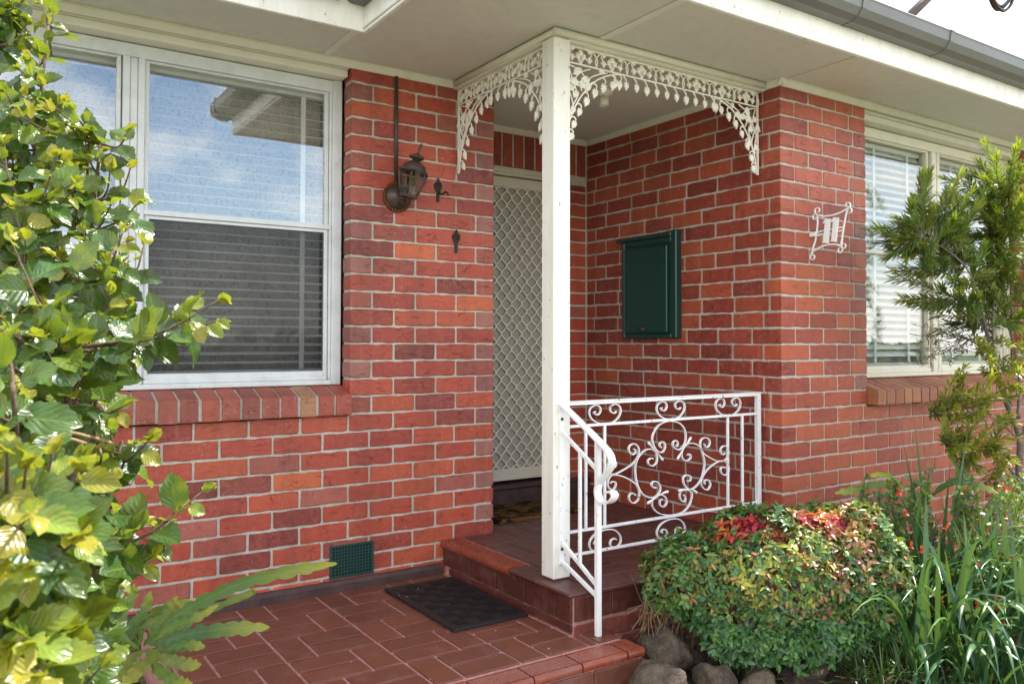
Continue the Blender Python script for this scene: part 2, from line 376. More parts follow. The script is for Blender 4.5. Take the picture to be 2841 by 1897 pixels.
HL_O = leaf_mat('hibiscus_leaf', 'obj', .32, .30, spots=.6); HL_A = leaf_mat('hibiscus_leaf_mass', 'attr', .32, .30, spots=.6)
EP = leaf_mat('leaf_cactus_leaf', 'obj', .25, .42, True, .4, 14, .55, .85)
NL = leaf_mat('dwarf_nandina_leaf', 'attr', .22, .38, False)
SL = leaf_mat('strap_leaf_blade', 'obj', .22, .36, False, .5, 6, .25)
CL = leaf_mat('narrow_leaf', 'attr', .38, .42, False)
SU = leaf_mat('succulent_leaf', 'attr', .28, .4, False)
FLOWER = leaf_mat('red_flower_petal', 'obj', .3, .45, False)
PIPE = simple('mast_steel', (.075, .055, .042), .5, .2, 80, .3, .15)
CABLE = simple('black_cable', (.012, .012, .013), .5)
PORC = simple('white_porcelain', (.74, .72, .66), .35, 0, 40, .15, .1)

# ------------------------------------------------------------------ house: one thing; walls, windows, door, eaves are its parts
YL, XR, XL = 3.768, 2.381, 1.551
XP, YP, YI, XQ = 3.521, 2.770, 4.385, 4.269
BED = 2.474; CO = .086
ZS = 2.570                     # soffit
house = empty('brick_house', (2.4, 4.4, -.14), 'red brick house front with recessed porch, white trim and wide eaves', 'house')
REDS = [(.39, .062, .034), (.42, .070, .035), (.35, .052, .032), (.43, .082, .037), (.30, .043, .031), (.39, .057, .033)]
SPEC = [(.50, .11, .042), (.17, .030, .028), (.22, .038, .034), (.27, .06, .046), (.20, .032, .028), (.32, .09, .07)]
def bcol(kind=None, dark=1.0):
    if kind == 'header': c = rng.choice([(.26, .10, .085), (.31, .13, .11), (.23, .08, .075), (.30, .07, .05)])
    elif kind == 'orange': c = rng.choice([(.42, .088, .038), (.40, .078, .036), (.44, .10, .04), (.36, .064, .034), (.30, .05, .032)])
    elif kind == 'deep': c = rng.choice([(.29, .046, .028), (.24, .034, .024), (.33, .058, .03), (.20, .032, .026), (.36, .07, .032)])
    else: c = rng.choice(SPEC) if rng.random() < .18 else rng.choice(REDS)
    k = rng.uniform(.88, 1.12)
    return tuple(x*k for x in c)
_bm = {}
def brick_arrays(Lx, Hz, D, var):
    r = random.Random(hash((round(Lx, 3), round(Hz, 3), var)) & 0xffff)
    nx = 5 if Lx > .16 else 3
    if Hz > Lx: nx, nz = 2, 4
    else: nz = 1
    pts = []
    for i in range(nx): pts.append((Lx*i/nx, 0))
    for i in range(nz): pts.append((Lx, Hz*i/nz))
    for i in range(nx): pts.append((Lx-Lx*i/nx, Hz))
    for i in range(nz): pts.append((0, Hz-Hz*i/nz))
    cut = .006
    out = []
    n0 = len(pts)
    corner = {(0, 0), (Lx, 0), (Lx, Hz), (0, Hz)}
    for i, p in enumerate(pts):
        if p in corner:
            a = Vector(pts[i-1])-Vector(p); b = Vector(pts[(i+1) % n0])-Vector(p)
            k = cut*r.uniform(.35, 1.3)
            for q in (Vector(p)+a.normalized()*k, Vector(p)+b.normalized()*k): out.append((q.x+r.uniform(-.001, .001), q.y+r.uniform(-.001, .001)))
        else: out.append((p[0]+r.uniform(-.006, .006)*(1 if p[0] not in (0, Lx) else .3), p[1]+r.uniform(-.003, .003)))
    n = len(out); cx, cz = Lx/2, Hz/2
    vs = [(x, D, z) for x, z in out]+[(x, .0035, z) for x, z in out]
    for x, z in out:
        k = .0032
        vs.append((x+(k if x < cx else -k)*(1 if abs(x-cx) > cx*.8 else .15), r.uniform(-.0004, .0006), z+(k if z < cz else -k)))
    fs = []
    for a in (0, n):
        for i in range(n): fs.append((a+i, a+(i+1) % n, a+n+(i+1) % n, a+n+i))
    fs.append(tuple(range(2*n, 3*n)))
    return vs, fs
BR = []      # every brick of the house: (parent, L, H, D, var, world matrix, colour)
def brick(parent, Lx, Hz, D, M, col): BR.append((parent, Lx, Hz, D, rng.randrange(5), M, col))
def course(parent, x0, x1, z, first, O, rot, kindf=None, D=.1, minlen=.03, H=.076):
    """bricks in a row along local x from x0 to x1; first = length of the first one"""
    x = x0; i = 0; ln = first
    while x < x1-.02:
        e = min(x+ln, x1)
        if x1-e < minlen+.01: e = x1
        M = O @ Matrix.Rotation(rot, 4, 'Z')
        M = M @ Matrix.Translation((x+rng.uniform(-.001, .001), rng.uniform(-.0016, .0012), z+rng.uniform(-.001, .001)))
        brick(parent, e-x, H, D, M, bcol(kindf(i, e-x) if kindf else None))
        x = e+.01; ln = .23; i += 1
def rowz(r): return BED-CO*(r+1)+.005
T0 = Matrix.Translation
# left wall
m = MB(); m.box(-1.6, XR-.012, YL+.004, YL+.09, -.3, .832); m.box(XL+.004, XR-.004, YL+.0041, YL+.0902, .8321, 2.565); wl = m.build('wall', MORTAR, house)
for r in range(-1, 30):
    z = rowz(r); odd = r % 2 == 1
    kf = lambda i, ln: 'header' if ln < .13 else None
    if r <= 18: course(wl, XL, XR, z, .23 if odd else .11, T0((0, YL, 0)), 0, kf, .095)
    else: course(wl, XL-.24*11-(0 if odd else .13), XR, z, .23, T0((0, YL, 0)), 0, kf, .095)
# side wall of the recess (faces left), pier front, right wall
m = MB(); m.box(XP+.004, XP+.09, YP+.1, YI+.02, -.3, 2.565); ws = m.build('wall', MORTAR, house)
m = MB(); m.box(XP+.0045, XQ-.004, YP+.004, YP+.095, .8321, 2.565); m.box(XP+.0045, 9, YP+.0041, YP+.095, -.3, .832); m.box(6.144, 9, YP+.0045, YP+.096, .8321, 2.565); wp = m.build('wall', MORTAR, house)
rs = -math.pi/2
for r in range(-1, 31):
    z = rowz(r); odd = r % 2 == 1
    # side wall, local x runs from the inner corner (0) to the pier corner (1.615)
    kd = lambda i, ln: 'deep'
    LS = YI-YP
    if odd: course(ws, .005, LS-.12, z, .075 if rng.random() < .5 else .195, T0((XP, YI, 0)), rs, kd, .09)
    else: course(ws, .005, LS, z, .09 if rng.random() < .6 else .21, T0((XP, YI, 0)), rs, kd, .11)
    ko = lambda i, ln: ('header' if (ln < .13 and rng.random() < .7) else 'orange')
    if r <= 18:
        if odd: course(wp, XP, XQ-.118, z, .23, T0((0, YP, 0)), 0, ko, .11); course(wp, XQ-.108, XQ, z, .108, T0((0, YP, 0)), 0, ko, .11)
        else: course(wp, XP+.12, XQ, z, .23, T0((0, YP, 0)), 0, ko, .11)
        course(wp, 6.14, 8.9, z, .23 if odd else .11, T0((0, YP, 0)), 0, ko, .09)
    else: course(wp, XP+(0 if odd else .12), 8.8, z, .23, T0((0, YP, 0)), 0, ko, .11)
# door wall
m = MB(); m.box(3.36, XP+.01, YI+.004, YI+.12, -.1, 2.565); m.box(2.2, 3.355, YI+.004, YI+.12, 2.326, 2.565); m.box(2.2, 2.455, YI+.0041, YI+.12, -.1, 2.325); wd = m.build('wall', MORTAR, house)
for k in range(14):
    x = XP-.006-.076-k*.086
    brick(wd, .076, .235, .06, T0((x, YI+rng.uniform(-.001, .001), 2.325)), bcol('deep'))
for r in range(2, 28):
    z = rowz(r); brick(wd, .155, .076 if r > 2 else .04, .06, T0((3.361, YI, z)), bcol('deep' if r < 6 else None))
# brick sills (bricks on edge, sloping outwards)
def sill(name, x0, x1, yfront, yback, zf, zb, zbot, label_cols):
    m = MB(); m.prism([(yfront+.006, zbot+.006), (yfront+.006, zf-.006), (yback-.004, zb-.008), (yback-.004, zbot+.006)], 'x', x0+.003, x1-.003)
    s = m.build(name, MORTAR, house)
    return s
SILLB = []
def sill_bricks(s, x0, x1, yfront, yback, zf, zb, zbot, cols, left=False):
    w_ = .076; n = int((x1-x0)/.0885)
    for k in range(n):
        a = x0+.0885*k if left else x1-.0885*k-w_-.002
        m = MB(); j = lambda: rng.uniform(-.002, .002)
        m.prism([(yfront+j(), zbot+.005+j()), (yfront-.001, zbot+.012), (yfront+j(), zf-.006), (yfront+.005, zf), (yback, zb), (yback, zbot+.003)], 'x', a+j(), a+w_+j())
        o = m.build('brick', B_OBJ, s); o.color = (*(rng.choice(cols) if left or k != 2 else (.36, .19, .10)), 1)
s1 = sill('window_sill', -1.5, XL-.002, YL-.03, YL+.115, .938, .981, .836, None)
sill_bricks(s1, -.6, XL, YL-.03, YL+.112, .938, .979, .836, [(.24, .06, .045), (.28, .07, .045), (.33, .075, .045), (.22, .055, .042), (.30, .065, .045)])
s2 = sill('window_sill', 4.281, 6.13, YP-.06, YP+.11, .928, .984, .836, None)
sill_bricks(s2, 4.277, 6.13, YP-.06, YP+.108, .928, .982, .836, [(.34, .14, .06), (.38, .16, .07), (.30, .10, .05), (.34, .11, .05)], True)
# put the bricks: the 300 that show largest as objects, the rest as one part
def size_in_view(b):
    M = b[5]; c = M @ Vector((b[1]/2, 0, b[2]/2)); n = (M.to_3x3() @ Vector((0, -1, 0)))
    v = c-CAMP; d = v.dot(fwn)
    if d < .2: return 0
    px = 1420.5+F_PX*v.dot(rt)/d; py = CY-F_PX*v.dot(up)/d
    if not (-40 < px < 2880 and 0 < py < 1940): return 0
    a = b[1]*b[2]*max(0, -n.dot(v.normalized()))/(d*d)
    if px < 480 and py > 300: a *= .2
    if 1720 < px < 2480 and py > 1450: a *= .1
    if px > 2430: a *= .35
    if 1505 < px < 1580: a *= .2
    return a
BR.sort(key=size_in_view, reverse=True)
cache = {}
mbs = MB()
for k, (par, Lx, Hz, D, var, M, col) in enumerate(BR):
    if k < 300:
        key = (round(Lx, 3), round(Hz, 3), D, var)
        if key not in cache:
            vs, fs = brick_arrays(Lx, Hz, D, var); q = MB(); q.add(vs, fs); me = q.mesh('brick', B_OBJ); fix(me); cache[key] = me
        place(cache[key], 'brick', None, par, M, col)
    else:
        vs, fs = brick_arrays(Lx, Hz, D, var); mbs.add([M @ Vector(v) for v in vs], fs, None, col)
tag(mbs.build('brick_courses', B_ATT, house), kind='stuff')
# rooms behind the windows (closed boxes, open to the front)
def room(x0, x1, y0, y1, z0, z1):
    m = MB(); t = .05
    m.box(x0-t, x0, y0, y1, z0, z1); m.box(x1, x1+t, y0, y1, z0, z1); m.box(x0-t, x1+t, y1, y1+t, z0, z1); m.box(x0-t, x1+t, y0, y1+t, z0-t, z0); m.box(x0-t, x1+t, y0, y1+t, z1, z1+t)
    return m.build('interior_wall', ROOM, house)
room(-1.55, 1.70, YL+.12, 6.4, .75, 2.6); room(4.15, 6.3, YP+.13, 5.6, .75, 2.6)
# ------------------------------------------------------------------ windows
def window(bays, x0, x1, yf, z0, z1, zm, mat, mull, board_y, screens=(), GLASS=GLASS):
    win = MB(); b = .003
    # outer frame
    win.box(x1-.052, x1-.004, yf, yf+.09, z0, z1, b); win.box(x1-.066, x1-.0521, yf+.012, yf+.09, z0+.025, z1-.0301, b)
    win.box(x0+.004, x0+.052, yf, yf+.09, z0, z1, b)
    win.box(x0+.0521, x1-.0521, yf+.002, yf+.09, z1-.062, z1-.004, b)
    win.box(x0+.0521, x1-.0521, yf-.004, yf+.088, z0, z0+.024, b)
    for a, c in mull:
        d = (c-a)/3
        win.box(a, a+d-.001, yf+.001, yf+.088, z0+.0241, z1-.0621, b); win.box(a+d, c-d, yf+.006, yf+.088, z0+.0242, z1-.0622, b); win.box(c-d+.001, c, yf+.001, yf+.088, z0+.0243, z1-.0623, b)
    wo = win.build('window', mat, house)
    m = MB(); m.box(x0, x1-.006, board_y, yf+.08, z1, z1+.036, .004); m.box(x0, x1-.004, board_y-.012, yf+.08, z1+.0361, z1+.06, .003); m.build('head_board', CREAM, wo)
    for i, (a, c) in enumerate(bays):
        m = MB(); y = yf+.016
        m.box(a-.012, a+.006, y, y+.03, z0+.0244, z1-.0624, .002); m.box(c-.006, c+.012, y, y+.03, z0+.0244, z1-.0624, .002)
        m.box(a+.0061, c-.0061, y+.001, y+.03, z1-.072, z1-.0625, .002)
        m.box(a-.02, c+.018, y-.012, y+.0105, zm-.014, zm+.008, .002)
        m.box(a+.0061, c-.0061, y+.001, y+.031, z0+.0245, z0+.068, .003); m.box(a-.006, c+.006, y-.010, y+.0008, z0+.0246, z0+.044, .002)
        m.build('sash', mat, wo)
        m = MB(); m.box(a+.004, c-.004, y+.014, y+.018, zm, z1-.066); m.build('pane', GLASS, wo)
        m = MB(); m.box(a+.004, c-.004, y+.022, y+.026, z0+.06, zm-.002); m.build('pane', GLASS2 if i in screens else GLASS, wo)
        if i in screens:
            m = MB(); m.box(a+.0062, c-.0062, y+.0062, y+.0072, z0+.0685, zm-.0141); m.build('fly_screen', SCREEN, wo)
            m = MB(); yy = y-.004
            m.box(a-.006, a+.010, yy, yy+.006, z0+.046, zm-.016, .001); m.box(c-.010, c+.006, yy, yy+.006, z0+.046, zm-.016, .001); m.box(a+.0101, c-.0101, yy, yy+.006, zm-.030, zm-.016, .001)
            m.build('screen_frame', mat, wo)
    return wo
window([(.645, 1.470), (-.345, .524)], -1.4, XL, 3.877, .981, 2.500, 1.764, FRAME, [(.541, .632), (-.47, -.36)], 3.80, (0,))
window([(4.335, 5.118), (5.262, 6.04)], XQ-.0, 6.142, 2.872, .986, 2.486, 1.742, FRAME2, [(5.150, 5.24)], 2.80, (), GLASSR)
# blinds hang inside, curtains behind them
def blind(x0, x1, y, z0, z1, label, pitch, tapes, tilt):
    b = empty('venetian_blind', ((x0+x1)/2, y, z1), label, 'blind')
    m = MB(); m.box(x0, x1, y-.018, y+.02, z1-.03, z1, .003); m.build('head_rail', BLIND, b)
    prof = MB(); n = 5; wd = .042
    vs = []
    for sx in (x0, x1):
        for i in range(n): u = i/(n-1)-.5; vs.append((sx, u*wd, .0035*(1-4*u*u)))
    fs = [(i, i+1, n+i+1, n+i) for i in range(n-1)]
    prof.add(vs, fs); me = prof.mesh('slat', BLIND, True)
    z = z1-.05; k = 0
    while z > z0+.02:
        M = T0((0, y, z)) @ Matrix.Rotation(tilt+rng.uniform(-.05, .05), 4, 'X')
        place(me, 'slat', None, b, M); z -= pitch; k += 1
    m = MB(); m.box(x0, x1, y-.014, y+.014, z0-.008, z0+.008, .003); m.build('bottom_rail', BLIND, b)
    for tx in tapes:
        m = MB(); m.box(tx-.012, tx+.012, y-.0245, y-.0235, z0+.01, z1-.031); m.build('tape', TAPE, b)
    return b
blind(.60, 1.49, 3.965, 1.05, 2.44, 'white venetian blind in the clear sash window left of the brick corner', .0432, (1.368,), .30)
blind(-.40, .53, 3.965, 1.05, 2.44, 'white venetian blind in the far left window half hidden by the leafy shrub', .0432, (-.25,), .30)
blind(4.31, 5.13, 2.965, 1.06, 2.42, 'white venetian blind behind the bright pane next to the house number', .0445, (4.62, 4.98), .8)
blind(5.25, 6.05, 2.965, 1.06, 2.42, 'white venetian blind in the right window behind the narrow-leaved shrub', .0445, (5.5, 5.85), .8)
def curtain(x0, x1, y, z0, z1, label, amp, mat=LACE):
    m = MB(); n = 90; vs = []; fs = []
    for i in range(n+1):
        x = x0+(x1-x0)*i/n; dy = amp*math.sin(x*38)+amp*.5*math.sin(x*83+1)
        vs += [(x, y+dy, z0), (x, y+dy*.6, z1), (x, y+dy+.002, z0), (x, y+dy*.6+.002, z1)]
    for i in range(n): fs += [(4*i, 4*i+4, 4*i+5, 4*i+1), (4*i+2, 4*i+3, 4*i+7, 4*i+6)]
    m.add(vs, fs); return one('lace_curtain', mat, label, 'curtain', m, True)
curtain(-.5, 1.5, 4.06, .95, 2.45, 'grey floral lace curtain behind the blinds of the left window', .008)
curtain(4.32, 6.1, 3.06, .95, 2.42, 'pale lace curtain behind the blinds of the right window', .012, simple('sheer_white_fabric', (.55, .55, .53), .9, 0, 200, .15, .1))
# ------------------------------------------------------------------ eaves
def soffit(x0, x1, y0, y1): m = MB(); m.box(x0, x1, y0, y1, ZS, ZS+.008); return m
so = soffit(2.375, 3.532, 2.325, 2.86).build('soffit', SOFF, house)
for a in ((-2.5, 1.419, 3.362, 3.80), (1.424, 2.370, 2.325, 3.80), (3.540, 9.2, 2.325, 2.80), (2.375, 3.53, 2.863, 4.42), (2.20, 2.3745, 3.801, 4.42)): soffit(*a).build('soffit_panel', SOFF, so)
for (a0, a1, b0, b1) in ((1.385, 1.423, 3.364, 3.738), (2.352, 2.392, 2.327, 2.845)):
    m = MB(); m.box(a0, a1, b0, b1, ZS-.006, ZS-.0005, .002); m.build('cover_strip', CREAM, so)
m = MB(); m.box(1.46, 9.1, 2.34, 4.6, ZS+.03, ZS+.05); m.box(-2.4, 1.42, 3.37, 3.86, ZS+.031, ZS+.05); m.build('ceiling_board', BLACK, so)
# cornice beads along the walls and the beam over the post
m = MB(); c = .004
def bead(ax, a0, a1, yw, sgn): # 30 mm bead, chamfered
    p = [(yw, ZS-.001), (yw-sgn*.032, ZS-.001), (yw-sgn*.032, ZS-.012), (yw-sgn*.010, ZS-.034), (yw, ZS-.034)]
    m.prism([(u, v) for u, v in p], 'x' if ax == 'x' else 'y', a0, a1)
bead('x', XL-2.9, 2.118, YL-.0005, 1); bead('x', XP-.032, 9, YP-.0005, 1); bead('y', YP-.032, YI-.033, XP-.0005, 1); bead('x', 2.4, XP-.002, YI-.0005, 1)
m.build('cornice', CREAM, house)
m = MB()
m.box(2.122, 2.196, 2.862, YL-.001, 2.530, ZS-.001, .003); m.box(2.1965, XP-.001, 2.862, 2.936, 2.5302, ZS-.0012, .003)
bm_ = m.build('porch_beam', CREAM, house)
m = MB()
m.sweep([(2.118, YL-.033, ZS-.018), (2.118, 2.85, ZS-.018)], [(.016*math.cos(a), .016*math.sin(a)) for a in [2*math.pi*i/10 for i in range(10)]])
m.sweep([(2.104, 2.846, ZS-.018), (XP-.033, 2.846, ZS-.018)], [(.0162*math.cos(a), .0162*math.sin(a)) for a in [2*math.pi*i/10 for i in range(10)]])
m.build('bead', CREAM, bm_, True)
# fascias
m = MB(); m.box(1.4305, 9.2, 2.300, 2.322, 2.556, 2.80, .003); m.build('fascia', WHITE, house)
m = MB(); m.box(1.430, 1.452, 2.3225, 3.339, 2.556, 2.80, .003); m.build('fascia', WHITE, house)
m = MB(); m.box(-2.5, 1.4515, 3.3395, 3.3605, 2.556, 2.80, .003); m.build('fascia', WHITE, house)
# gutters: quad profile (distance from the fascia, height)
gp = [(0.0, 2.668), (.055, 2.668), (.088, 2.684), (.108, 2.715), (.114, 2.755), (.118, 2.766), (.112, 2.772), (.104, 2.766), (.102, 2.75), (.098, 2.718), (.082, 2.694), (.052, 2.678), (.004, 2.678), (.004, 2.79), (0, 2.79)]
m = MB(); m.prism([(2.2995-d, z) for d, z in gp], 'x', 1.312, 9.2); g1 = m.build('gutter', GUTTER, house)
for gx in (3.36, 4.10, 5.55):
    m = MB(); m.prism([(2.2995-d*1.03-.002, z-(.003 if z < 2.7 else 0)) for d, z in gp[:7]]+[(2.2995-.111, 2.775), (2.2995-.09, 2.72), (2.2995, 2.664+.02)], 'x', gx, gx+.028); m.build('gutter_joint', GUTTER, g1)
m = MB(); m.prism([(1.4295-d, z) for d, z in gp], 'y', 2.19, 3.338); m.build('gutter', GUTTER, house)
m = MB(); m.prism([(3.339-d, z) for d, z in gp], 'x', -2.5, 1.312); m.build('gutter', GUTTER, house)
# roof, hidden from below but it carries the shade
m = MB()
tn = math.tan(R(22))
def slab(x0, x1, y0, y1, z0, t=.06): m.add([(x0, y0, z0), (x1, y0, z0), (x1, y1, z0+(y1-y0)*tn), (x0, y1, z0+(y1-y0)*tn), (x0, y0, z0+t), (x1, y0, z0+t), (x1, y1, z0+(y1-y0)*tn+t), (x0, y1, z0+(y1-y0)*tn+t)], [(0, 1, 2, 3), (4, 5, 6, 7), (0, 1, 5, 4), (1, 2, 6, 5), (2, 3, 7, 6), (3, 0, 4, 7)])
slab(1.46, 9.2, 2.345, 7.5, 2.79); slab(-2.5, 1.459, 3.385, 7.5, 2.79)
m.box(-2.45, 9.1, 6.6, 6.7, -.2, 3.9); m.box(-2.5, -2.4, 3.9, 6.6, -.2, 3.2); m.box(9.0, 9.1, 2.9, 6.6, -.2, 3.3)
m.build('roof', ROOFM, house)
# ------------------------------------------------------------------ security door
dx0, dx1, dy = 2.47, 3.335, 4.415
m = MB(); m.box(2.456, 3.357, dy-.02, dy+.07, 2.268, 2.324, .004); m.box(2.456, 2.49, dy-.02, dy+.07, .285, 2.2679, .003); m.box(3.32, 3.357, dy-.02, dy+.07, .285, 2.2679, .003); m.box(2.456, 3.357, dy-.034, dy-.0201, 2.286, 2.306, .003)
door = m.build('door', DOORF, house)
m = MB(); m.box(2.494, 3.316, dy+.004, dy+.03, 2.196, 2.262, .003); m.box(2.494, 3.316, dy+.004, dy+.03, .306, .378, .003); m.box(2.494, 2.555, dy+.004, dy+.03, .3781, 2.1959, .003); m.box(3.255, 3.316, dy+.004, dy+.03, .3781, 2.1959, .003); m.box(2.494, 3.316, dy-.002, dy+.0039, .306, .326, .002); m.build('door_frame', DOORF, door)
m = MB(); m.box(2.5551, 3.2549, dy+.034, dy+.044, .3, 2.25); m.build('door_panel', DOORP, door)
m = MB(); pw, ph = .0395, .0985
zz0, zz1 = .378, 2.196
nst = int((3.255-2.555)/pw)+1
for k in range(nst):
    xc = 2.560+pw*k; path = []; z = zz0-.02; s_ = 1 if k % 2 == 0 else -1
    i = 0
    while z < zz1+.02:
        # strand zigzags by half a cell with short straight welds
        off = pw/2-.0022
        for (fz, fx) in ((0, -1), (.10, -1), (.42, 1), (.58, 1), (.9, -1)):
            path.append((min(max(xc+fx*off*s_, 2.552), 3.258), dy+.015, min(max(z+fz*ph, zz0-.004), zz1+.004)))
        z += ph
    cl = [path[0]]
    for p in path[1:]:
        if (Vector(p)-Vector(cl[-1])).length > .002: cl.append(p)
    m.sweep(cl, [(-.0032, -.004), (.0032, -.004), (.0032, .004), (-.0032, .004)], (0, -1, 0))
m.build('grille', GRILL, door)
m = MB(); m.box(2.39, 3.518, YI-.045, YI+.1, .1, .262, .004); m.box(2.39, 3.518, YI-.058, YI+.09, .2621, .284, .008); m.build('threshold', SKIRT, house)
# skirting along the left wall and the green air vent
m = MB(); m.prism([(YL+.003, -.1), (YL-.026, -.1), (YL-.024, .03), (YL-.012, .045), (YL+.003, .05)], 'x', -1.4, 2.058); m.build('skirting', SKIRT, house)
m = MB(); x0, x1, z0, z1, y = 1.454, 1.680, .056, .214, YL
nx_, nz_ = 13, 9
m.box(x0, x1, y-.008, y+.002, z1-.010, z1, .001); m.box(x0, x1, y-.008, y+.002, z0, z0+.012, .001); m.box(x0, x0+.012, y-.0078, y+.002, z0+.0121, z1-.0101, .001); m.box(x1-.012, x1, y-.0078, y+.002, z0+.0121, z1-.0101, .001)
for i in range(1, nx_): xx = x0+.012+(x1-x0-.024)*i/nx_; m.box(xx-.003, xx+.003, y-.0066, y+.001, z0+.0121, z1-.0101)
for i in range(1, nz_): zz = z0+.012+(z1-z0-.022)*i/nz_; m.box(x0+.0121, x1-.0121, y-.0062, y+.001, zz-.003, zz+.003)
vent = m.build('air_vent', GREEN2, house)
m = MB(); m.box(x0+.01, x1-.01, y-.0040, y-.0032, z0+.01, z1-.01); m.build('vent_backing', BLACK, vent)
# batten light on the porch ceiling
# ------------------------------------------------------------------ landing and porch
ground_z = -.16
m = MB(); m.box(.62, 2.212, 2.412, YL-.002, -.35, -.006); landing = tag(m.build('landing', GROUT), kind='structure')
TCACHE = {}
def tile(parent, x0, x1, y0, y1, z, mat, name='tile', t=.008):
    key = (round(x1-x0, 4), round(y1-y0, 4), mat.name, t)
    if key not in TCACHE: q = MB(); q.box(-(x1-x0)/2, (x1-x0)/2, -(y1-y0)/2, (y1-y0)/2, -t, 0, .0022); me = q.mesh(name, mat); fix(me); TCACHE[key] = me
    M = T0(((x0+x1)/2, (y0+y1)/2, z+rng.uniform(-.0006, .0006))) @ Euler((rng.uniform(-.004, .004), rng.uniform(-.004, .004), rng.uniform(-.006, .006))).to_matrix().to_4x4()
    return place(TCACHE[key], name, None, parent, M)
def weave(parent, X0, Y0, xa, xb, ya, yb, z, mat, g=.0064, U=.1215):
    def cell(a, b, c, d):
        a, b, c, d = max(a, xa), min(b, xb), max(c, ya), min(d, yb)
        if b-a > .02 and d-c > .02: tile(parent, a+g, b-g, c+g, d-g, z, mat)
    for j in range(-6, 10):
        y0 = Y0+2*U*j; off = X0 if j % 2 == 0 else X0+2*U
        if y0 > yb or y0+2*U < ya: continue
        for i in range(-6, 8):
            x0 = off+3*U*i
            if x0 > xb or x0+3*U < xa: continue
            cell(x0, x0+U, y0, y0+2*U)
            cell(x0+U, x0+3*U, y0, y0+U); cell(x0+U, x0+3*U, y0+U, y0+2*U)
weave(landing, 1.372, 3.027, .62, 2.058, 2.527, 3.742, .0, TILE)
weave(landing, 1.372, 3.027, 2.058, 2.214, 2.527, 2.664, .0002, TILE)
def nosing_mesh(ln, wdt, name):
    """ribbed tread tile with a round front edge; local x along the edge, y from front (0) to back"""
    pr = [(.012, -.034), (.003, -.030), (0, -.020), (0, -.012), (.003, -.003), (.010, .0022), (.018, .003)]
    y = .024
    for k in range(6): pr += [(y, .003), (y+.002, -.0008), (y+.0065, -.0008), (y+.0085, .003)]; y += .0138
    pr += [(wdt-.004, .003), (wdt, .001), (wdt, -.010), (.03, -.010), (.03, -.034)]
    q = MB(); q.prism(pr, 'x', -ln/2, ln/2); me = q.mesh(name, NOSE); fix(me); return me
NM = nosing_mesh(.212, .118, 'nosing_tile')
for k in range(-4, 3):
    xc = 2.02-.219*(2-k) if False else 1.691+.2195*k-.11
    if xc < .7: continue
    place(NM, 'nosing_tile', None, landing, T0((xc, 2.398+rng.uniform(-.001, .001), 0)))
xc = 1.691+.2195*2+.046
place(nosing_mesh(.082, .118, 'nosing_tile'), 'nosing_tile', None, landing, T0((xc+.001, 2.398, 0)))
def rtile(parent, a0, a1, z0, z1, plane, val, mat, t=.010):
    q = MB()
    if plane == 'y': q.box(a0, a1, val, val+t, z0, z1, .002)
    else: q.box(val, val+t, a0, a1, z0, z1, .002)
    return q.build('riser_tile', mat, parent)
for k in range(-3, 4):
    a0 = 2.20-.235*(k+1); rtile(landing, a0+.004, min(a0+.231, 2.217), -.17, -.038, 'y', 2.402, TILE)
q = MB(); q.box(2.2125, 2.2215, 2.413, 2.66, -.17, -.004, .002); q.build('riser_tile', TILE, landing)
for (a, c) in ((2.42, 2.532), (2.536, 2.66)): rtile(landing, a, c, -.001, .001, 'x', 2.2, TILE) if False else None
# porch slab
m = MB(); m.box(2.078, XP-.001, 2.674, YL-.003, -.35, .158); m.box(2.384, XP-.0012, YL-.004, YI-.046, -.3, .1581); porch = tag(m.build('porch', GROUT), kind='structure')
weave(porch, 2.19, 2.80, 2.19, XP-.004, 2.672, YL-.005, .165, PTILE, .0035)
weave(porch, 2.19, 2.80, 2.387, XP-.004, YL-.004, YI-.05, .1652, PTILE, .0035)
PN = nosing_mesh(.2085, .118, 'nosing_tile')
for k in range(3):
    yc = 3.655-.2125*k
    place(PN, 'nosing_tile', None, porch, T0((2.052, yc, .165)) @ Matrix.Rotation(-math.pi/2, 4, 'Z'))
# flat edge tiles round the post corner
for (a, c) in ((2.9, 3.118), (2.66, 2.896)):
    q = MB(); q.box(2.05, 2.186, a, c, .150, .166, .006); q.build('edge_tile', PTILE, porch)
for k in range(6):
    a = 2.19+.226*k
    if a < XP-.05: q = MB(); q.box(a, min(a+.222, XP-.003), 2.655, 2.671, .146, .1655, .005); q.build('edge_tile', PTILE, porch)
ys = [2.674, 2.779, 3.005, 3.244, 3.476, 3.70]
for a, c in zip(ys, ys[1:]):
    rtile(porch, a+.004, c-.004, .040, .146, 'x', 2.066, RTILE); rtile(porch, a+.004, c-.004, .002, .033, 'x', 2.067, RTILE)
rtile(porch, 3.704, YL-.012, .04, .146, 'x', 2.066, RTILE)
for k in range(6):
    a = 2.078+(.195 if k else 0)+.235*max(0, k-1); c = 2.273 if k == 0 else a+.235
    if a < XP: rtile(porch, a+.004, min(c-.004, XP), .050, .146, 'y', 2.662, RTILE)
for j, z in enumerate((-.126, -.042)):
    x = 2.09-(.1 if j else 0)
    while x < XP-.05:
        a = max(x, 2.08); e = min(x+.225, XP)
        if e-a > .03:
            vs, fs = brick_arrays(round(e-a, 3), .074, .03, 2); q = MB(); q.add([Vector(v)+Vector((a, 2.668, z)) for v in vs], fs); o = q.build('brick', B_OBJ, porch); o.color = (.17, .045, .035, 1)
        x += .235
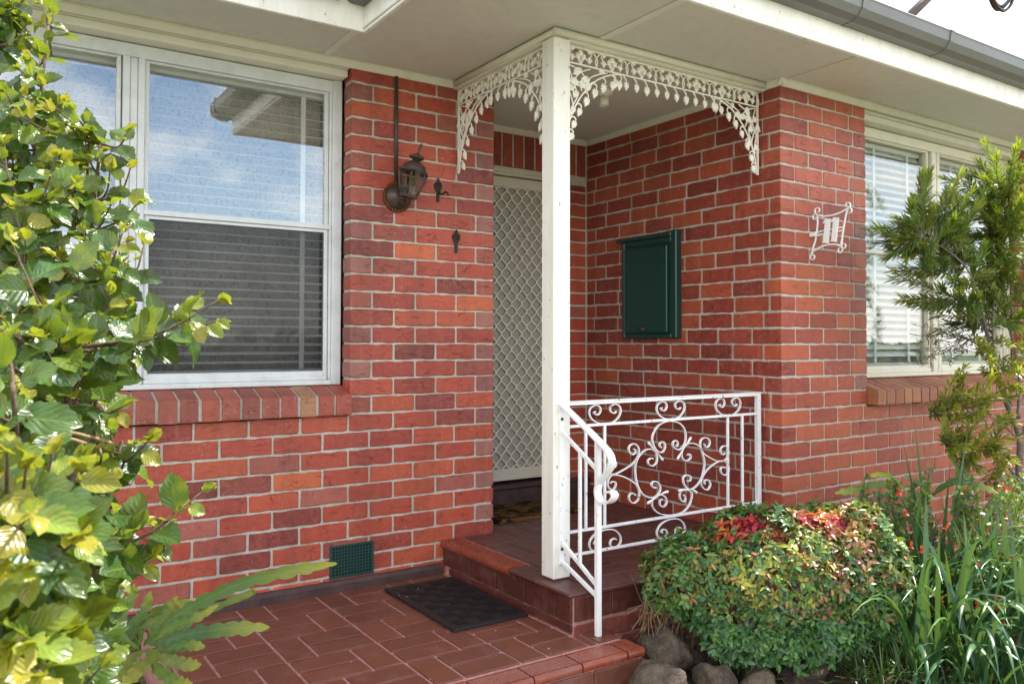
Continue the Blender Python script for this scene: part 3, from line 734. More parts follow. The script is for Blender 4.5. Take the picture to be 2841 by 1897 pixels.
# ------------------------------------------------------------------ ground
m = MB(); m.add([(-150, -150, ground_z-.03), (150, -150, ground_z-.03), (150, 150, ground_z-.03), (-150, 150, ground_z-.03)], [(0, 1, 2, 3)]); tag(m.build('ground', LAWN), kind='structure')
def bed(name, x0, x1, y0, y1, st, zf, mat):
    m = MB(); nx = int((x1-x0)/st); ny = int((y1-y0)/st); vs = []
    for j in range(ny+1):
        for i in range(nx+1):
            x = x0+(x1-x0)*i/nx; y = y0+(y1-y0)*j/ny; e = min(i, nx-i, j, ny-j)
            vs.append((x, y, zf(x, y)+rng.uniform(-.008, .008)-(.06 if e == 0 else 0)))
    fs = [(j*(nx+1)+i, j*(nx+1)+i+1, (j+1)*(nx+1)+i+1, (j+1)*(nx+1)+i) for j in range(ny) for i in range(nx)]
    m.add(vs, fs); return tag(m.build(name, mat, None, True), kind='structure')
bed('garden_soil', 2.225, 8.5, 1.25, 2.76, .05, lambda x, y: -.15+.03*math.sin(x*5+y*3)-.03*max(0, 2.0-y), SOIL)
bed('garden_soil', -1.4, .615, .9, 3.74, .06, lambda x, y: -.13+.03*math.sin(x*6+y*4), SOIL)
m = MB(); m.box(-1.5, 9, -1.2, 1.2, -.26, -.183, .01); m.box(.64, 2.21, 1.201, 2.39, -.26, -.1835, .01); tag(m.build('path', CONC), kind='structure')
# ------------------------------------------------------------------ post, fretwork
post = empty('porch_post', (2.154, 2.895, .165), 'square white timber post holding up the porch corner', 'post')
m = MB(); m.box(2.108, 2.199, 2.850, 2.941, .172, 2.5295, .004); m.build('shaft', WHITE, post)
m = MB(); m.box(2.114, 2.193, 2.856, 2.935, .1655, .1719); m.build('footing', SKIRT, post)
def fleaf(s=1.0):
    """small cast vine leaf, local plane x/z, hangs from the origin downwards"""
    o = [(0, 0), (.006, -.004), (.013, -.002), (.011, -.010), (.017, -.014), (.012, -.019), (.014, -.027), (.008, -.028), (.004, -.036), (0, -.042)]
    poly = o+[(-x, z) for x, z in reversed(o[1:-1])]
    q = MB(); n = len(poly)
    vs = [(x*s, -.004, z*s) for x, z in poly]+[(x*s*.96, .004, z*s) for x, z in poly]+[(0, -.010, -.016*s)]
    fs = [(i, (i+1) % n, 2*n) for i in range(n)]+[(i, n+i, n+(i+1) % n, (i+1) % n) for i in range(n)]+[tuple(n+i for i in range(n))[::-1]]
    q.add(vs, fs); return q
FL = {}
def flm(s):
    if s not in FL: q = fleaf(s); me = q.mesh('leaf', CAST); fix(me); FL[s] = me
    return FL[s]
def fret(root, u0, u1, tofn, M0):
    """frieze from u0 to u1 with a curved bracket at each end; tofn(u,z)->world; M0 rotates the local x/z plane"""
    W = lambda pts: [tofn(u, z) for u, z in pts]
    zt, zm = 2.524, 2.450; cr8 = [(.0045*math.cos(2*math.pi*i/6), .0045*math.sin(2*math.pi*i/6)) for i in range(6)]
    thin = [(a*.85, b*.85) for a, b in cr8]
    m = MB()
    m.sweep(W([(u0, zt), (u1, zt)]), [(-.004, -.005), (.004, -.005), (.004, .005), (-.004, .005)], M0 @ Vector((0, -1, 0)))
    m.sweep(W([(u0, zm), (u1, zm)]), cr8)
    for e, s in ((u0, 1), (u1, -1)): m.sweep(W([(e+s*.005, zt), (e+s*.005, 2.085)]), [(-.0045, -.005), (.0045, -.005), (.0045, .005), (-.0045, .005)], M0 @ Vector((0, -1, 0)))
    m.build('frame_bar', CAST, root)
    arcs = MB(); pend = []
    for e, s in ((u0, 1), (u1, -1)):
        pts = [(e+s*.012, 2.09), (e+s*.035, 2.20), (e+s*.10, 2.312), (e+s*.19, 2.397), (e+s*.29, 2.440), (e+s*.36, 2.450)]
        cp = catmull([Vector((a, 0, b)) for a, b in pts], 7)
        arcs.sweep([tofn(p.x, p.z) for p in cp], cr8)
        for k in range(3, len(cp)-3, 4):
            p = cp[k]; tdir = (cp[k+1]-cp[k-1]).normalized(); nrm_ = Vector((tdir.z, 0, -tdir.x))*s
            if nrm_.x*s < 0: nrm_ = -nrm_
            q = p+nrm_*.020
            arcs.sweep([tofn(v.x, v.z) for v in catmull([p, p+nrm_*.012+tdir*.012, q+tdir*.010+nrm_*.006, q+nrm_*.012], 3)], thin)
            pend.append((q.x+nrm_.x*.008, q.z+nrm_.z*.008-.002, s*.55*(1-k/len(cp))))
        # vine filling of the bracket
        vs_ = [[(.018, 2.12), (.03, 2.22), (.015, 2.30), (.045, 2.36), (.02, 2.44)], [(.022, 2.44), (.09, 2.42), (.12, 2.38), (.06, 2.36), (.05, 2.30)], [(.05, 2.26), (.075, 2.31), (.055, 2.36), (.085, 2.41), (.15, 2.44)], [(.25, 2.44), (.2, 2.425), (.15, 2.40), (.14, 2.37), (.17, 2.385)], [(.02, 2.2), (.05, 2.24), (.04, 2.29), (.02, 2.33)], [(.1, 2.33), (.09, 2.36), (.11, 2.39), (.14, 2.36)]]
        for v in vs_:
            arcs.sweep([tofn(p.x, p.z) for p in catmull([Vector((e+s*a, 0, b)) for a, b in v], 4)], thin)
            for a, b in v[1::2]: pend.append((e+s*a, b+.016, rng.uniform(-2, 2)))
    # frieze: fans and arcs between the bars
    nf = max(2, round((u1-u0)/.178)); p_ = (u1-u0)/nf
    for k in range(nf):
        uc = u0+p_*(k+.5); h = zt-zm
        for s in (-1, 1):
            arcs.sweep([tofn(p.x, p.z) for p in catmull([Vector((uc, 0, zm)), Vector((uc+s*.02, 0, zm+.03)), Vector((uc+s*.05, 0, zm+.024))], 4)], thin)
            arcs.sweep([tofn(p.x, p.z) for p in catmull([Vector((uc+s*p_*.5, 0, zm+.003)), Vector((uc+s*p_*.53, 0, zm+.035)), Vector((uc+s*p_*.40, 0, zm+.066)), Vector((uc+s*p_*.12, 0, zt-.001))], 4)], thin)
            arcs.sweep([tofn(p.x, p.z) for p in catmull([Vector((uc+s*p_*.36, 0, zm+.060)), Vector((uc+s*p_*.30, 0, zm+.04)), Vector((uc+s*p_*.36, 0, zm+.025))], 4)], thin)
            pend += [(uc+s*.05, zm+.042, 0), (uc+s*.022, zm+.052, s*.4), (uc+s*p_*.33, zm+.030+.03, s*2.2)]
        arcs.sweep([tofn(uc, zm), tofn(uc, zm+.045)], thin); pend.append((uc, zm+.068, 0))
    u = u0+.30
    while u < u1-.29:
        arcs.sweep([tofn(p.x, p.z) for p in catmull([Vector((u-.022, 0, zm)), Vector((u-.008, 0, zm-.014)), Vector((u, 0, zm-.024)), Vector((u, 0, zm-.034))], 3)], thin)
        pend.append((u, zm-.030, 0)); u += .066
    arcs.build('scrollwork', CAST, root, True)
    for (a, b, rot) in pend:
        sc = rng.choice((1.0, 1.12)) if b < zm-.02 else .80
        M = Matrix.Translation(tofn(a, b)) @ M0 @ Matrix.Rotation(rot, 4, 'Y')
        place(flm(sc), 'leaf', None, root, M)
fr1 = empty('fretwork', (2.85, 2.895, 2.52), 'white cast vine-leaf fretwork spanning from the post to the right brick pier', 'fretwork')
fret(fr1, 2.200, 3.498, lambda u, z: Vector((u, 2.897, z)), Matrix.Identity(4))
fr2 = empty('fretwork', (2.152, 3.35, 2.52), 'white cast vine-leaf fretwork running from the post back to the lantern wall', 'fretwork')
fret(fr2, 2.943, 3.764, lambda u, z: Vector((2.152, u, z)), Matrix.Rotation(-math.pi/2, 4, 'Z') @ Matrix.Identity(4))
# ------------------------------------------------------------------ railing between post and pier
YR = 2.895
rz = lambda x, y: onY(1560+x/3.267, 1000+y/3.267, YR)
rail = empty('porch_railing', (2.85, YR, .165), 'white wrought iron scroll railing between the post and the brick pier', 'railing')
def bar(x0, x1, z0, z1, name, hy=.006):
    q = MB(); q.box(x0, x1, YR-hy, YR+hy, z0, z1, .0015); q.build(name, IRONW, rail)
for (zb, nm) in ((.912, 'top_rail'), (.812, 'rail'), (.346, 'rail'), (.243, 'rail')): bar(2.2005, 3.468, zb, zb+.0125, nm, .010 if nm == 'top_rail' else .0065)
q = MB(); q.box(2.2005, 3.502, YR-.013, YR+.013, .9246, .931, .002); q.build('handrail', IRONW, rail)
bar(3.469, 3.495, .160, .9245, 'end_stile', .012)
for x0 in (2.314, 2.424, 3.243, 3.353): bar(x0, x0+.0125, .3586, .8119, 'baluster')
flat = [(-.0022, -.006), (.0022, -.006), (.0022, .006), (-.0022, .006)]
def ribbon_px(pts, name='scroll', dxx=0., dzz=0., flip=None, root=rail):
    P = [rz(*p) for p in pts]
    if flip is not None: P = [Vector((p.x, p.y, flip-p.z)) for p in P]
    P = [p+Vector((dxx, 0, dzz)) for p in P]
    q = MB(); q.sweep(catmull(P, 5), flat, (0, -1, 0)); return q.build(name, IRONW, root)
small = [(300, 462), (285, 470), (300, 488), (328, 486), (346, 450), (330, 412), (290, 405), (255, 430), (243, 475), (262, 525), (310, 560), (385, 573), (460, 556), (510, 508), (528, 450), (508, 405), (465, 395), (432, 425), (440, 465), (470, 475), (488, 458)]
cx0 = rz(385, 560).x
for tx in (cx0, rz(980, 520).x, rz(1500, 480).x):
    ribbon_px(small, dxx=tx-cx0); ribbon_px(small, dxx=tx-cx0, flip=.8245+.9125-.812+.346-.1125)
C = [[(897, 788), (880, 770), (888, 742), (915, 737), (931, 780), (905, 828), (855, 815), (822, 755), (815, 690), (850, 610), (910, 562), (985, 548), (1060, 568), (1105, 620), (1118, 690), (1105, 760), (1060, 805), (1012, 790), (1000, 748), (1025, 722), (1047, 745), (1035, 780)],
     [(822, 888), (800, 884), (775, 905), (785, 943), (825, 950), (855, 915), (855, 860), (838, 822), (800, 800), (750, 810), (708, 850), (678, 895), (660, 965), (665, 1060), (690, 1150), (730, 1210), (790, 1240), (845, 1230), (880, 1190), (886, 1140), (860, 1100), (825, 1095), (806, 1122), (825, 1150), (850, 1148)],
     [(1132, 858), (1153, 846), (1163, 878), (1130, 905), (1090, 890), (1080, 840), (1105, 780), (1150, 748), (1205, 755), (1250, 790), (1275, 860), (1288, 930), (1270, 1040), (1235, 1110), (1180, 1160), (1130, 1155), (1100, 1110), (1095, 1060), (1125, 1035), (1160, 1050), (1158, 1085), (1130, 1090)],
     [(905, 1255), (884, 1268), (885, 1308), (915, 1323), (943, 1290), (935, 1240), (895, 1215), (845, 1230), (812, 1275), (820, 1330), (870, 1380), (970, 1399), (1080, 1377), (1140, 1322), (1170, 1250), (1168, 1192), (1130, 1170), (1080, 1180), (1062, 1220), (1075, 1265), (1105, 1277), (1116, 1242), (1098, 1215)],
     [(648, 800), (664, 818), (650, 845), (620, 845), (600, 800), (620, 762), (660, 755), (692, 800), (685, 865), (640, 930), (560, 985), (470, 1028), (420, 1015), (405, 960), (430, 910), (465, 900), (487, 930), (475, 965), (455, 960)],
     [(645, 1210), (662, 1228), (650, 1205), (620, 1200), (602, 1235), (615, 1275), (650, 1288), (690, 1250), (695, 1180), (665, 1120), (600, 1075), (520, 1040), (450, 1035), (415, 1080), (410, 1130), (440, 1170), (475, 1150), (482, 1105), (455, 1095), (432, 1110)],
     [(1283, 752), (1300, 785), (1325, 775), (1336, 735), (1310, 700), (1270, 705), (1248, 750), (1270, 830), (1320, 870), (1390, 905), (1450, 910), (1490, 885), (1506, 830), (1490, 780), (1455, 775), (1432, 810), (1445, 850), (1475, 840)],
     [(1290, 1120), (1287, 1090), (1320, 1080), (1341, 1120), (1320, 1165), (1280, 1160), (1255, 1110), (1275, 1040), (1330, 970), (1400, 920), (1450, 907), (1495, 930), (1508, 985), (1490, 1030), (1450, 1030), (1432, 990), (1450, 962), (1480, 970)]]
C[5] = [(640, 1205), (662, 1225), (645, 1250)]+[(618, 1205), (602, 1235), (615, 1275), (650, 1288), (690, 1250), (695, 1180), (665, 1120), (600, 1075), (520, 1040), (450, 1035), (415, 1080), (410, 1130), (440, 1170), (475, 1150), (482, 1105), (455, 1095), (432, 1110)][0:]
C[5] = C[5][3:]; C[5] = [(662, 1222), (640, 1202)]+C[5]
for c_ in C: ribbon_px(c_)
for pts in ([(768, 740), (800, 775), (850, 830), (880, 870), (902, 902)], [(1157, 692), (1125, 745), (1095, 790), (1060, 845), (1033, 893)], [(952, 1182), (905, 1198), (860, 1225), (810, 1258), (758, 1293)], [(1042, 1178), (1090, 1165), (1150, 1163), (1185, 1175), (1210, 1198)]):
    P = catmull([rz(*p)+Vector((0, -.007, 0)) for p in pts], 4); n = len(P); sc = [1.5-1.1*math.sin(math.pi*min(1, max(0, i/(n-1)))) for i in range(n)]; sc[0] = sc[-1] = .8
    q = MB(); q.tube(P, .0058, 6, sc); q.build('leaf_spike', IRONW, rail, True)
# stair handrail: its own piece fixed to the post
XH = 2.148
hx = lambda x, y: onX(1560+x/3.267, 1000+y/3.267, XH); h8 = lambda x, y: onX(1500+x/3.647, 1400+y/3.647, XH)
hr = empty('stair_handrail', (XH, 2.60, 0), 'white iron step handrail with curled end and newel standing on the tiled landing', 'handrail')
path = catmull([(XH, 2.848, .925)]+[hx(*p) for p in ((150, 545), (300, 695), (385, 785), (432, 850), (450, 920), (430, 985), (375, 1060), (330, 1130), (322, 1200), (345, 1265), (400, 1290), (455, 1265), (475, 1220), (450, 1185), (410, 1195))], 6)
q = MB(); q.sweep(path, [(-.004, -.018), (.004, -.018), (.004, .018), (-.004, .018)], (1, 0, 0)); q.build('handrail', IRONW, hr)
NY = 2.600
q = MB(); q.box(XH-.011, XH+.011, NY-.011, NY+.011, .0008, .796, .0015); q.build('newel', IRONW, hr)
def rod(a, b, name, s=.0065):
    q = MB(); q.sweep([a, b], [(-s, -s), (s, -s), (s, s), (-s, s)], (1, 0, 0)); q.build(name, IRONW, hr)
rod((XH, 2.849, .808), (XH, NY+.011, .675), 'rail'); rod((XH, 2.849, .334), (XH, NY+.011, .205), 'rail'); rod((XH, 2.849, .250), (XH, NY+.011, .160), 'rail')
q = MB(); q.box(XH-.0064, XH+.0064, 2.712, 2.7245, .270, .742, .001); q.build('baluster', IRONW, hr)
q = MB(); q.box(XH-.012, XH+.012, 2.8435, 2.8495, .232, .94, .001); q.build('wall_plate', IRONW, hr)
for z in (.30, .86):
    q = MB(); q.lathe([(.004, 0), (.007, .001), (.006, .004), (.001, .005)], 10, Matrix.Translation((XH, 2.8434, z)) @ Matrix.Rotation(math.pi/2, 4, 'X')); q.build('bolt', IRONB, hr)
# ------------------------------------------------------------------ wall lantern and conduit
LX, LZ = 1.797, 1.925
lan = empty('wall_lantern', (LX, YL, LZ), 'weathered bronze coach lantern leaning off its round rusty wall plate', 'lantern')
RY = Matrix.Rotation(math.pi/2, 4, 'X')
q = MB(); q.lathe([(.074, -.002), (.079, .004), (.078, .010), (.069, .013), (.066, .010)], 28, T0((LX, YL, LZ)) @ RY)
for k in range(26):
    a = 2*math.pi*k/26; q.lathe([(.002, 0), (.0075, .002), (.006, .006), (.001, .008)], 6, T0((LX+.073*math.cos(a), YL-.008, LZ+.073*math.sin(a))) @ RY)
q.build('backplate', RUST, lan, True)
q = MB(); q.lathe([(.062, .008), (.063, .014), (.045, .018), (.043, .024), (.026, .027), (.022, .032)], 28, T0((LX, YL, LZ)) @ RY); q.build('canopy', BRONZE, lan, True)
tilt = Matrix.Rotation(R(11), 4, 'Y') @ Matrix.Rotation(R(6), 4, 'X')
base = Vector((1.803, YL-.115, 1.912)); LM = T0(base) @ tilt
q = MB(); q.tube(catmull([(LX+.01, YL-.02, LZ-.02), (LX+.018, YL-.06, LZ-.045), (LX+.014, YL-.095, LZ-.038), tuple(base+Vector((0, 0, .002)))], 5), .011, 10); q.build('arm', BRONZE, lan, True)
q = MB(); q.lathe([(.018, -.008), (.046, -.004), (.049, .004), (.047, .008)], 6, LM); q.build('base_cup', BRONZE, lan)
n6 = 6; hts = [(.008, .046), (.05, .062), (.095, .071), (.125, .073)]
for k in range(n6):
    a0, a1 = 2*math.pi*k/n6, 2*math.pi*(k+1)/n6
    q = MB(); vs = []
    for z, r_ in hts: vs += [LM @ Vector((r_*math.cos(a), r_*math.sin(a), z)) for a in (a0, a1)]
    q.add(vs, [(2*i, 2*i+1, 2*i+3, 2*i+2) for i in range(len(hts)-1)]); q.build('pane', LGLASS, lan)
    q = MB(); q.tube([LM @ Vector((r_*math.cos(a0), r_*math.sin(a0), z)) for z, r_ in hts], .0032, 6); q.build('glazing_bar', BRONZE, lan, True)
q = MB(); q.lathe([(.070, .122), (.083, .122), (.084, .127), (.076, .131), (.06, .133)], 6, LM); q.build('rim', BRONZE, lan)
q = MB(); q.lathe([(.064, .131), (.062, .140), (.054, .158), (.038, .172), (.026, .178), (.018, .181), (.016, .186)], 18, LM); q.build('dome', BRONZE, lan, True)
q = MB(); q.lathe([(.016, .184), (.036, .196), (.039, .201), (.036, .206), (.02, .214), (.009, .219)], 18, LM); q.build('cap', BRONZE, lan, True)
FM = LM @ T0((0, 0, .217)) @ Matrix.Rotation(R(8), 4, 'Y')
q = MB(); q.lathe([(.006, 0), (.004, .012), (.0045, .02), (.0085, .035), (.0075, .046), (.001, .060)], 12, FM); q.build('finial', BRONZE, lan, True)
q = MB(); q.lathe([(.014, .004), (.014, .045), (.012, .048)], 12, LM); q.lathe([(.012, .047), (.02, .060), (.022, .075), (.014, .092), (.002, .097)], 12, LM); q.build('bulb', BRONZE, lan, True)
q = MB(); q.tube([(1.788, YL-.0105, 2.536), (1.787, YL-.0105, 2.0)], .0098, 10); one('conduit_pipe', BRONZE, 'brown conduit pipe running down the bricks from the eave to the lantern', 'pipe', q, True)
# hooks
def hook(x, z, label, full):
    o = empty('wall_hook', (x, YL, z), label, 'hook', 'cast iron wall hooks')
    q = MB(); q.prism([(x-.007, z), (x-.009, z+.05), (x-.020, z+.070), (x-.024, z+.088), (x-.014, z+.104), (x-.004, z+.110), (x-.005, z+.122), (x+.005, z+.122), (x+.004, z+.110), (x+.014, z+.104), (x+.024, z+.088), (x+.020, z+.070), (x+.009, z+.05), (x+.007, z)], 'y', YL-.007, YL-.0005)
    q.build('plate', IRONB, o)
    q = MB()
    for (a, b, r_) in ((0, .117, .008), (-.013, .094, .009), (.013, .094, .009), (0, .083, .010), (-.011, .075, .008), (.012, .074, .008), (0, .06, .007), (0, .1, .008), (0, .012, .005), (0, .035, .006)):
        q.lathe([(.001, 0), (r_, .002), (r_*.8, r_*.5), (.001, r_*.7)], 8, T0((x+a, YL-.006, z+b)) @ RY)
    q.build('ornament', IRONB, o, True)
    if full:
        q = MB(); q.tube(catmull([(x+.004, YL-.008, z+.055), (x+.008, YL-.02, z+.040), (x+.014, YL-.034, z+.040), (x+.018, YL-.044, z+.048), (x+.024, YL-.056, z+.046), (x+.028, YL-.064, z+.034), (x+.026, YL-.064, z+.026)], 4), .0048, 7); q.build('arm', IRONB, o, True)
hook(2.032, 1.923, 'dark cast iron wall hook with its arm sticking out beside the lantern', True)
hook(2.142, 1.662, 'dark ornate iron wall plate without arm, lower right of the lantern', False)
# ------------------------------------------------------------------ meter box on the side wall
MX = XP
mb_ = empty('meter_box', (MX, 3.73, 1.22), 'dark green painted electricity meter box on the recess side wall', 'meter box')
y0, y1, z0, z1 = 3.487, 3.972, 1.218, 1.862
q = MB()
q.box(MX-.045, MX+.006, y0, y0+.045, z0, z1, .006); q.box(MX-.045, MX+.006, y1-.028, y1, z0, z1-.035, .006)
q.box(MX-.0448, MX+.006, y0+.0451, y1-.0281, z0, z0+.03, .006); q.box(MX-.0448, MX+.006, y0+.0451, y1-.0281, z1-.07, z1-.0351, .003)
q.box(MX-.0375, MX+.004, y0+.0452, y1-.0282, z0+.0302, z1-.0702); q.build('case', GREEN, mb_)
q = MB(); q.box(MX-.062, MX+.003, y0+.03, y1+.035, z1-.0345, z1-.012, .004); q.build('top_ledge', GREEN, mb_)
q = MB(); q.box(MX-.056, MX-.0376, y0+.068, y1-.036, z0+.035, z1-.085, .004); dr = q.build('door', GREEN, mb_)
q = MB(); q.box(MX-.0568, MX-.0562, y0+.069, y1-.037, 1.7795, 1.7815); q.build('hinge_seam', BLACK, dr)
for yy in (3.60, 3.91): q = MB(); q.tube([(MX-.0565, yy-.025, 1.7805), (MX-.0565, yy+.025, 1.7805)], .004, 6); q.build('hinge', GREEN, dr)
q = MB(); pts = [(.026*math.cos(a), .030*math.sin(a)) for a in [math.pi*i/12 for i in range(13)]]; vs = []; fs = []
for k, sc in enumerate((1.0, .93, .72, .35)):
    dxx = (0, .010, .018, .022)[k]
    vs += [(MX-.056-dxx, 3.768+a*sc, 1.268+b*sc) for a, b in pts]
for k in range(3): fs += [(13*k+i, 13*k+i+1, 13*k+14+i, 13*k+13+i) for i in range(12)]
fs.append(tuple(39+i for i in range(13))); q.add(vs, fs); q.build('cup_handle', IRONB, dr, True)
q = MB(); q.lathe([(.012, 0), (.012, .012), (.009, .016), (.004, .016)], 14, T0((MX-.0625, 3.80, z1-.024)) @ Matrix.Rotation(-math.pi/2, 4, 'Y')); q.build('lock', GREEN, mb_, True)
# ------------------------------------------------------------------ house number, projecting from the pier
XN = 3.762
nx = lambda x, y: onX(2180+x/6.5333, 520+y/6.5333, XN)
num = empty('house_number', (XN, YP, 1.78), 'white wrought iron house number 11 sign sticking out from the pier', 'sign')
def twist(pts, name):
    P = catmull([nx(*p) for p in pts], 8); q = MB(); n = len(P); vs = []; s_ = .0042
    for i, p in enumerate(P):
        t_ = (P[min(i+1, n-1)]-P[max(0, i-1)]).normalized(); a_ = Vector((1, 0, 0)); b_ = t_.cross(a_); ph_ = i*.75
        for k in range(4):
            an = ph_+math.pi/2*k; vs.append(p+(a_*math.cos(an)+b_*math.sin(an))*s_*1.25)
    fs = [(4*i+k, 4*i+(k+1) % 4, 4*i+4+(k+1) % 4, 4*i+4+k) for i in range(n-1) for k in range(4)]
    q.add(vs, fs); q.build(name, IRONW, num)
def curl(pts):
    q = MB(); q.sweep(catmull([nx(*p) for p in pts], 6), [(-.0016, -.005), (.0016, -.005), (.0016, .005), (-.0016, .005)], (1, 0, 0)); q.build('curl', IRONW, num)
twist([(600, 505), (690, 520), (830, 505), (960, 465), (1080, 405), (1140, 375)], 'twisted_bar'); twist([(570, 520), (578, 640), (562, 800), (540, 950), (500, 1080), (480, 1150)], 'twisted_bar')
twist([(1115, 420), (1085, 530), (1055, 700), (1030, 860), (1018, 980), (1015, 1060)], 'twisted_bar'); twist([(500, 1150), (570, 1110), (700, 1050), (830, 1030), (940, 1040), (1010, 1070)], 'twisted_bar')
curl([(600, 505), (560, 490), (530, 440), (540, 390), (580, 365), (612, 395), (605, 440), (580, 450)]); curl([(575, 560), (570, 510), (545, 485), (505, 500), (490, 545), (515, 580), (545, 570)])
curl([(1120, 385), (1165, 350), (1170, 300), (1140, 270), (1100, 285), (1090, 320), (1110, 345)]); curl([(1115, 430), (1140, 380), (1180, 375), (1198, 420), (1180, 460), (1150, 460)])
curl([(500, 1150), (465, 1230), (415, 1240), (380, 1195), (395, 1140), (440, 1135)]); curl([(480, 1150), (450, 1230), (450, 1290), (490, 1312), (522, 1270), (510, 1225), (485, 1235)])
curl([(1005, 970), (1015, 1060), (1050, 1105), (1085, 1080), (1080, 1030), (1045, 1015)]); curl([(1010, 1070), (1030, 1130), (1000, 1185), (960, 1170), (955, 1115), (985, 1100)])
def sbar(a, b):
    q = MB(); q.sweep([nx(*a), nx(*b)], [(-.003, -.0035), (.003, -.0035), (.003, .0035), (-.003, .0035)], (1, 0, 0)); q.build('cross_bar', IRONW, num)
sbar((560, 812), (1040, 718)); sbar((560, 878), (1035, 778))
q = MB(); pw_ = nx(555, 845); q.box(XN-.008, XN+.008, YP+.001, pw_.y, pw_.z-.012, pw_.z+.012, .002); q.build('wall_bracket', IRONW, num)
for ox, oy in ((0, 0), (147, -25)):
    poly = [(705, 655), (745, 575), (835, 570), (795, 1000), (802, 1018), (680, 1000), (684, 990), (708, 990), (740, 665), (770, 668), (780, 645), (770, 665)][:10]
    P = [nx(a+ox, b+oy) for a, b in poly]
    q = MB(); q.prism([(p.y, p.z) for p in P], 'x', XN-.016, XN-.006); q.build('numeral', IRONW, num)
    f0 = [nx(a+ox, b+oy) for a, b in ((712, 650), (750, 590), (828, 585), (790, 625), (765, 655))]
    q = MB(); q.prism([(p.y, p.z) for p in f0], 'x', XN-.020, XN-.0162); q.build('numeral_serif', IRONW, num)
# ------------------------------------------------------------------ ceiling lamp holder
lf = empty('lamp_holder', (2.868, 3.42, ZS), 'empty white batten lamp holder under the porch ceiling', 'lamp holder')
q = MB(); q.lathe([(.004, 0), (.046, 0), (.050, -.012), (.047, -.026), (.030, -.036), (.026, -.038)], 24, T0((2.868, 3.42, ZS-.0005))); q.build('base', PORC, lf, True)
q = MB(); q.lathe([(.027, -.036), (.0265, -.088), (.023, -.090), (.022, -.062)], 20, T0((2.868, 3.42, ZS))); q.build('socket', PORC, lf, True)
# ------------------------------------------------------------------ mats
mat1 = empty('door_mat', (1.865, 3.29, 0), 'black rubber door mat with woven squares lying on the tiled landing', 'mat')
q = MB(); x0, x1, y0, y1 = 1.676, 2.050, 2.952, 3.632
q.box(x0, x1, y0, y1, .0012, .007, .003); q.box(x0, x0+.038, y0, y1, .0071, .0125, .002); q.box(x1-.030, x1, y0, y1, .0071, .0125, .002); q.box(x0+.0381, x1-.0301, y0, y0+.038, .0071, .0124, .002); q.box(x0+.0381, x1-.0301, y1-.03, y1, .0071, .0124, .002); q.build('border', RUBBER, mat1)
nxp, nyp = 5, 10; pwx = (x1-x0-.0685)/nxp; pwy = (y1-y0-.069)/nyp
padA = MB(); padA.box(-pwx/2+.002, pwx/2-.002, -pwy/2+.002, pwy/2-.002, 0, .004, .001); meA = padA.mesh('pad', RUBBER); fix(meA)
padB = MB(); padB.box(-pwx/2+.001, pwx/2-.001, -pwy/2+.001, pwy/2-.001, 0, .003)
for i in range(7):
    for j in range(7):
        xx = -pwx/2+.006+(pwx-.012)*i/6; yy = -pwy/2+.006+(pwy-.012)*j/6; padB.box(xx-.0028, xx+.0028, yy-.0028, yy+.0028, .003, .0085)
meB = padB.mesh('pad', RUBBER); fix(meB)
for i in range(nxp):
    for j in range(nyp): place(meA if (i+j) % 2 else meB, 'pad', None, mat1, T0((x0+.0382+pwx*(i+.5), y0+.0382+pwy*(j+.5), .0071)))
q = MB(); vs = []; nxm, nym = 60, 36; X0, X1, Y0, Y1 = 2.50, 3.21, 3.915, 4.33
for j in range(nym+1):
    for i in range(nxm+1):
        e = min(i, nxm-i, j, nym-j); vs.append((X0+(X1-X0)*i/nxm+rng.uniform(-.003, .003), Y0+(Y1-Y0)*j/nym+rng.uniform(-.003, .003), .1665 if e == 0 else .182+rng.uniform(-.003, .003)))
q.add(vs, [(j*(nxm+1)+i, j*(nxm+1)+i+1, (j+1)*(nxm+1)+i+1, (j+1)*(nxm+1)+i) for j in range(nym) for i in range(nxm)])
q.box(X0+.004, X1-.004, Y0+.004, Y1-.004, .1668, .174)
one('door_mat', COIR, 'worn brown coir door mat with dark pattern at the security door', 'mat', q)
# ------------------------------------------------------------------ roof mast and cable in the sky
ms = empty('service_mast', (6.15, 4.0, 3.5), 'brown raking service mast pipe rising above the gutter', 'mast')
q = MB(); q.tube([(6.15, 4.0, 3.53), (8.30, 4.0, 5.19)], .040, 12); q.build('pipe', PIPE, ms, True)
q = MB(); q.lathe([(.09, 0), (.085, .03), (.05, .05)], 12, T0((6.16, 4.0, 3.50))); q.build('roof_flange', PIPE, ms)
cb = empty('service_cable', (8.4, 4.0, 5.1), 'black drip loop of overhead cable hanging in the sky at top right', 'cable')
for k, (w_, dz) in enumerate(((.27, 0), (.23, .05), (.25, .02))):
    q = MB(); q.tube(catmull([(8.29, 3.98+.03*k, 5.12), (8.24-.02*k, 4.0, 4.85), (8.26+.02*k, 4+.02*k, 4.58+dz), (8.46, 4+.02*k, 4.475+dz), (8.66-.02*k, 4, 4.60+dz), (8.72+.03*k, 4, 4.85), (8.9, 4.05, 5.2)], 8), .016, 8); q.build('strand', CABLE, cb, True)
q = MB(); q.tube([(5.98, 4.3, 4.15), (8.31, 4.02, 5.14)], .004, 5); q.build('stay_wire', CABLE, ms)
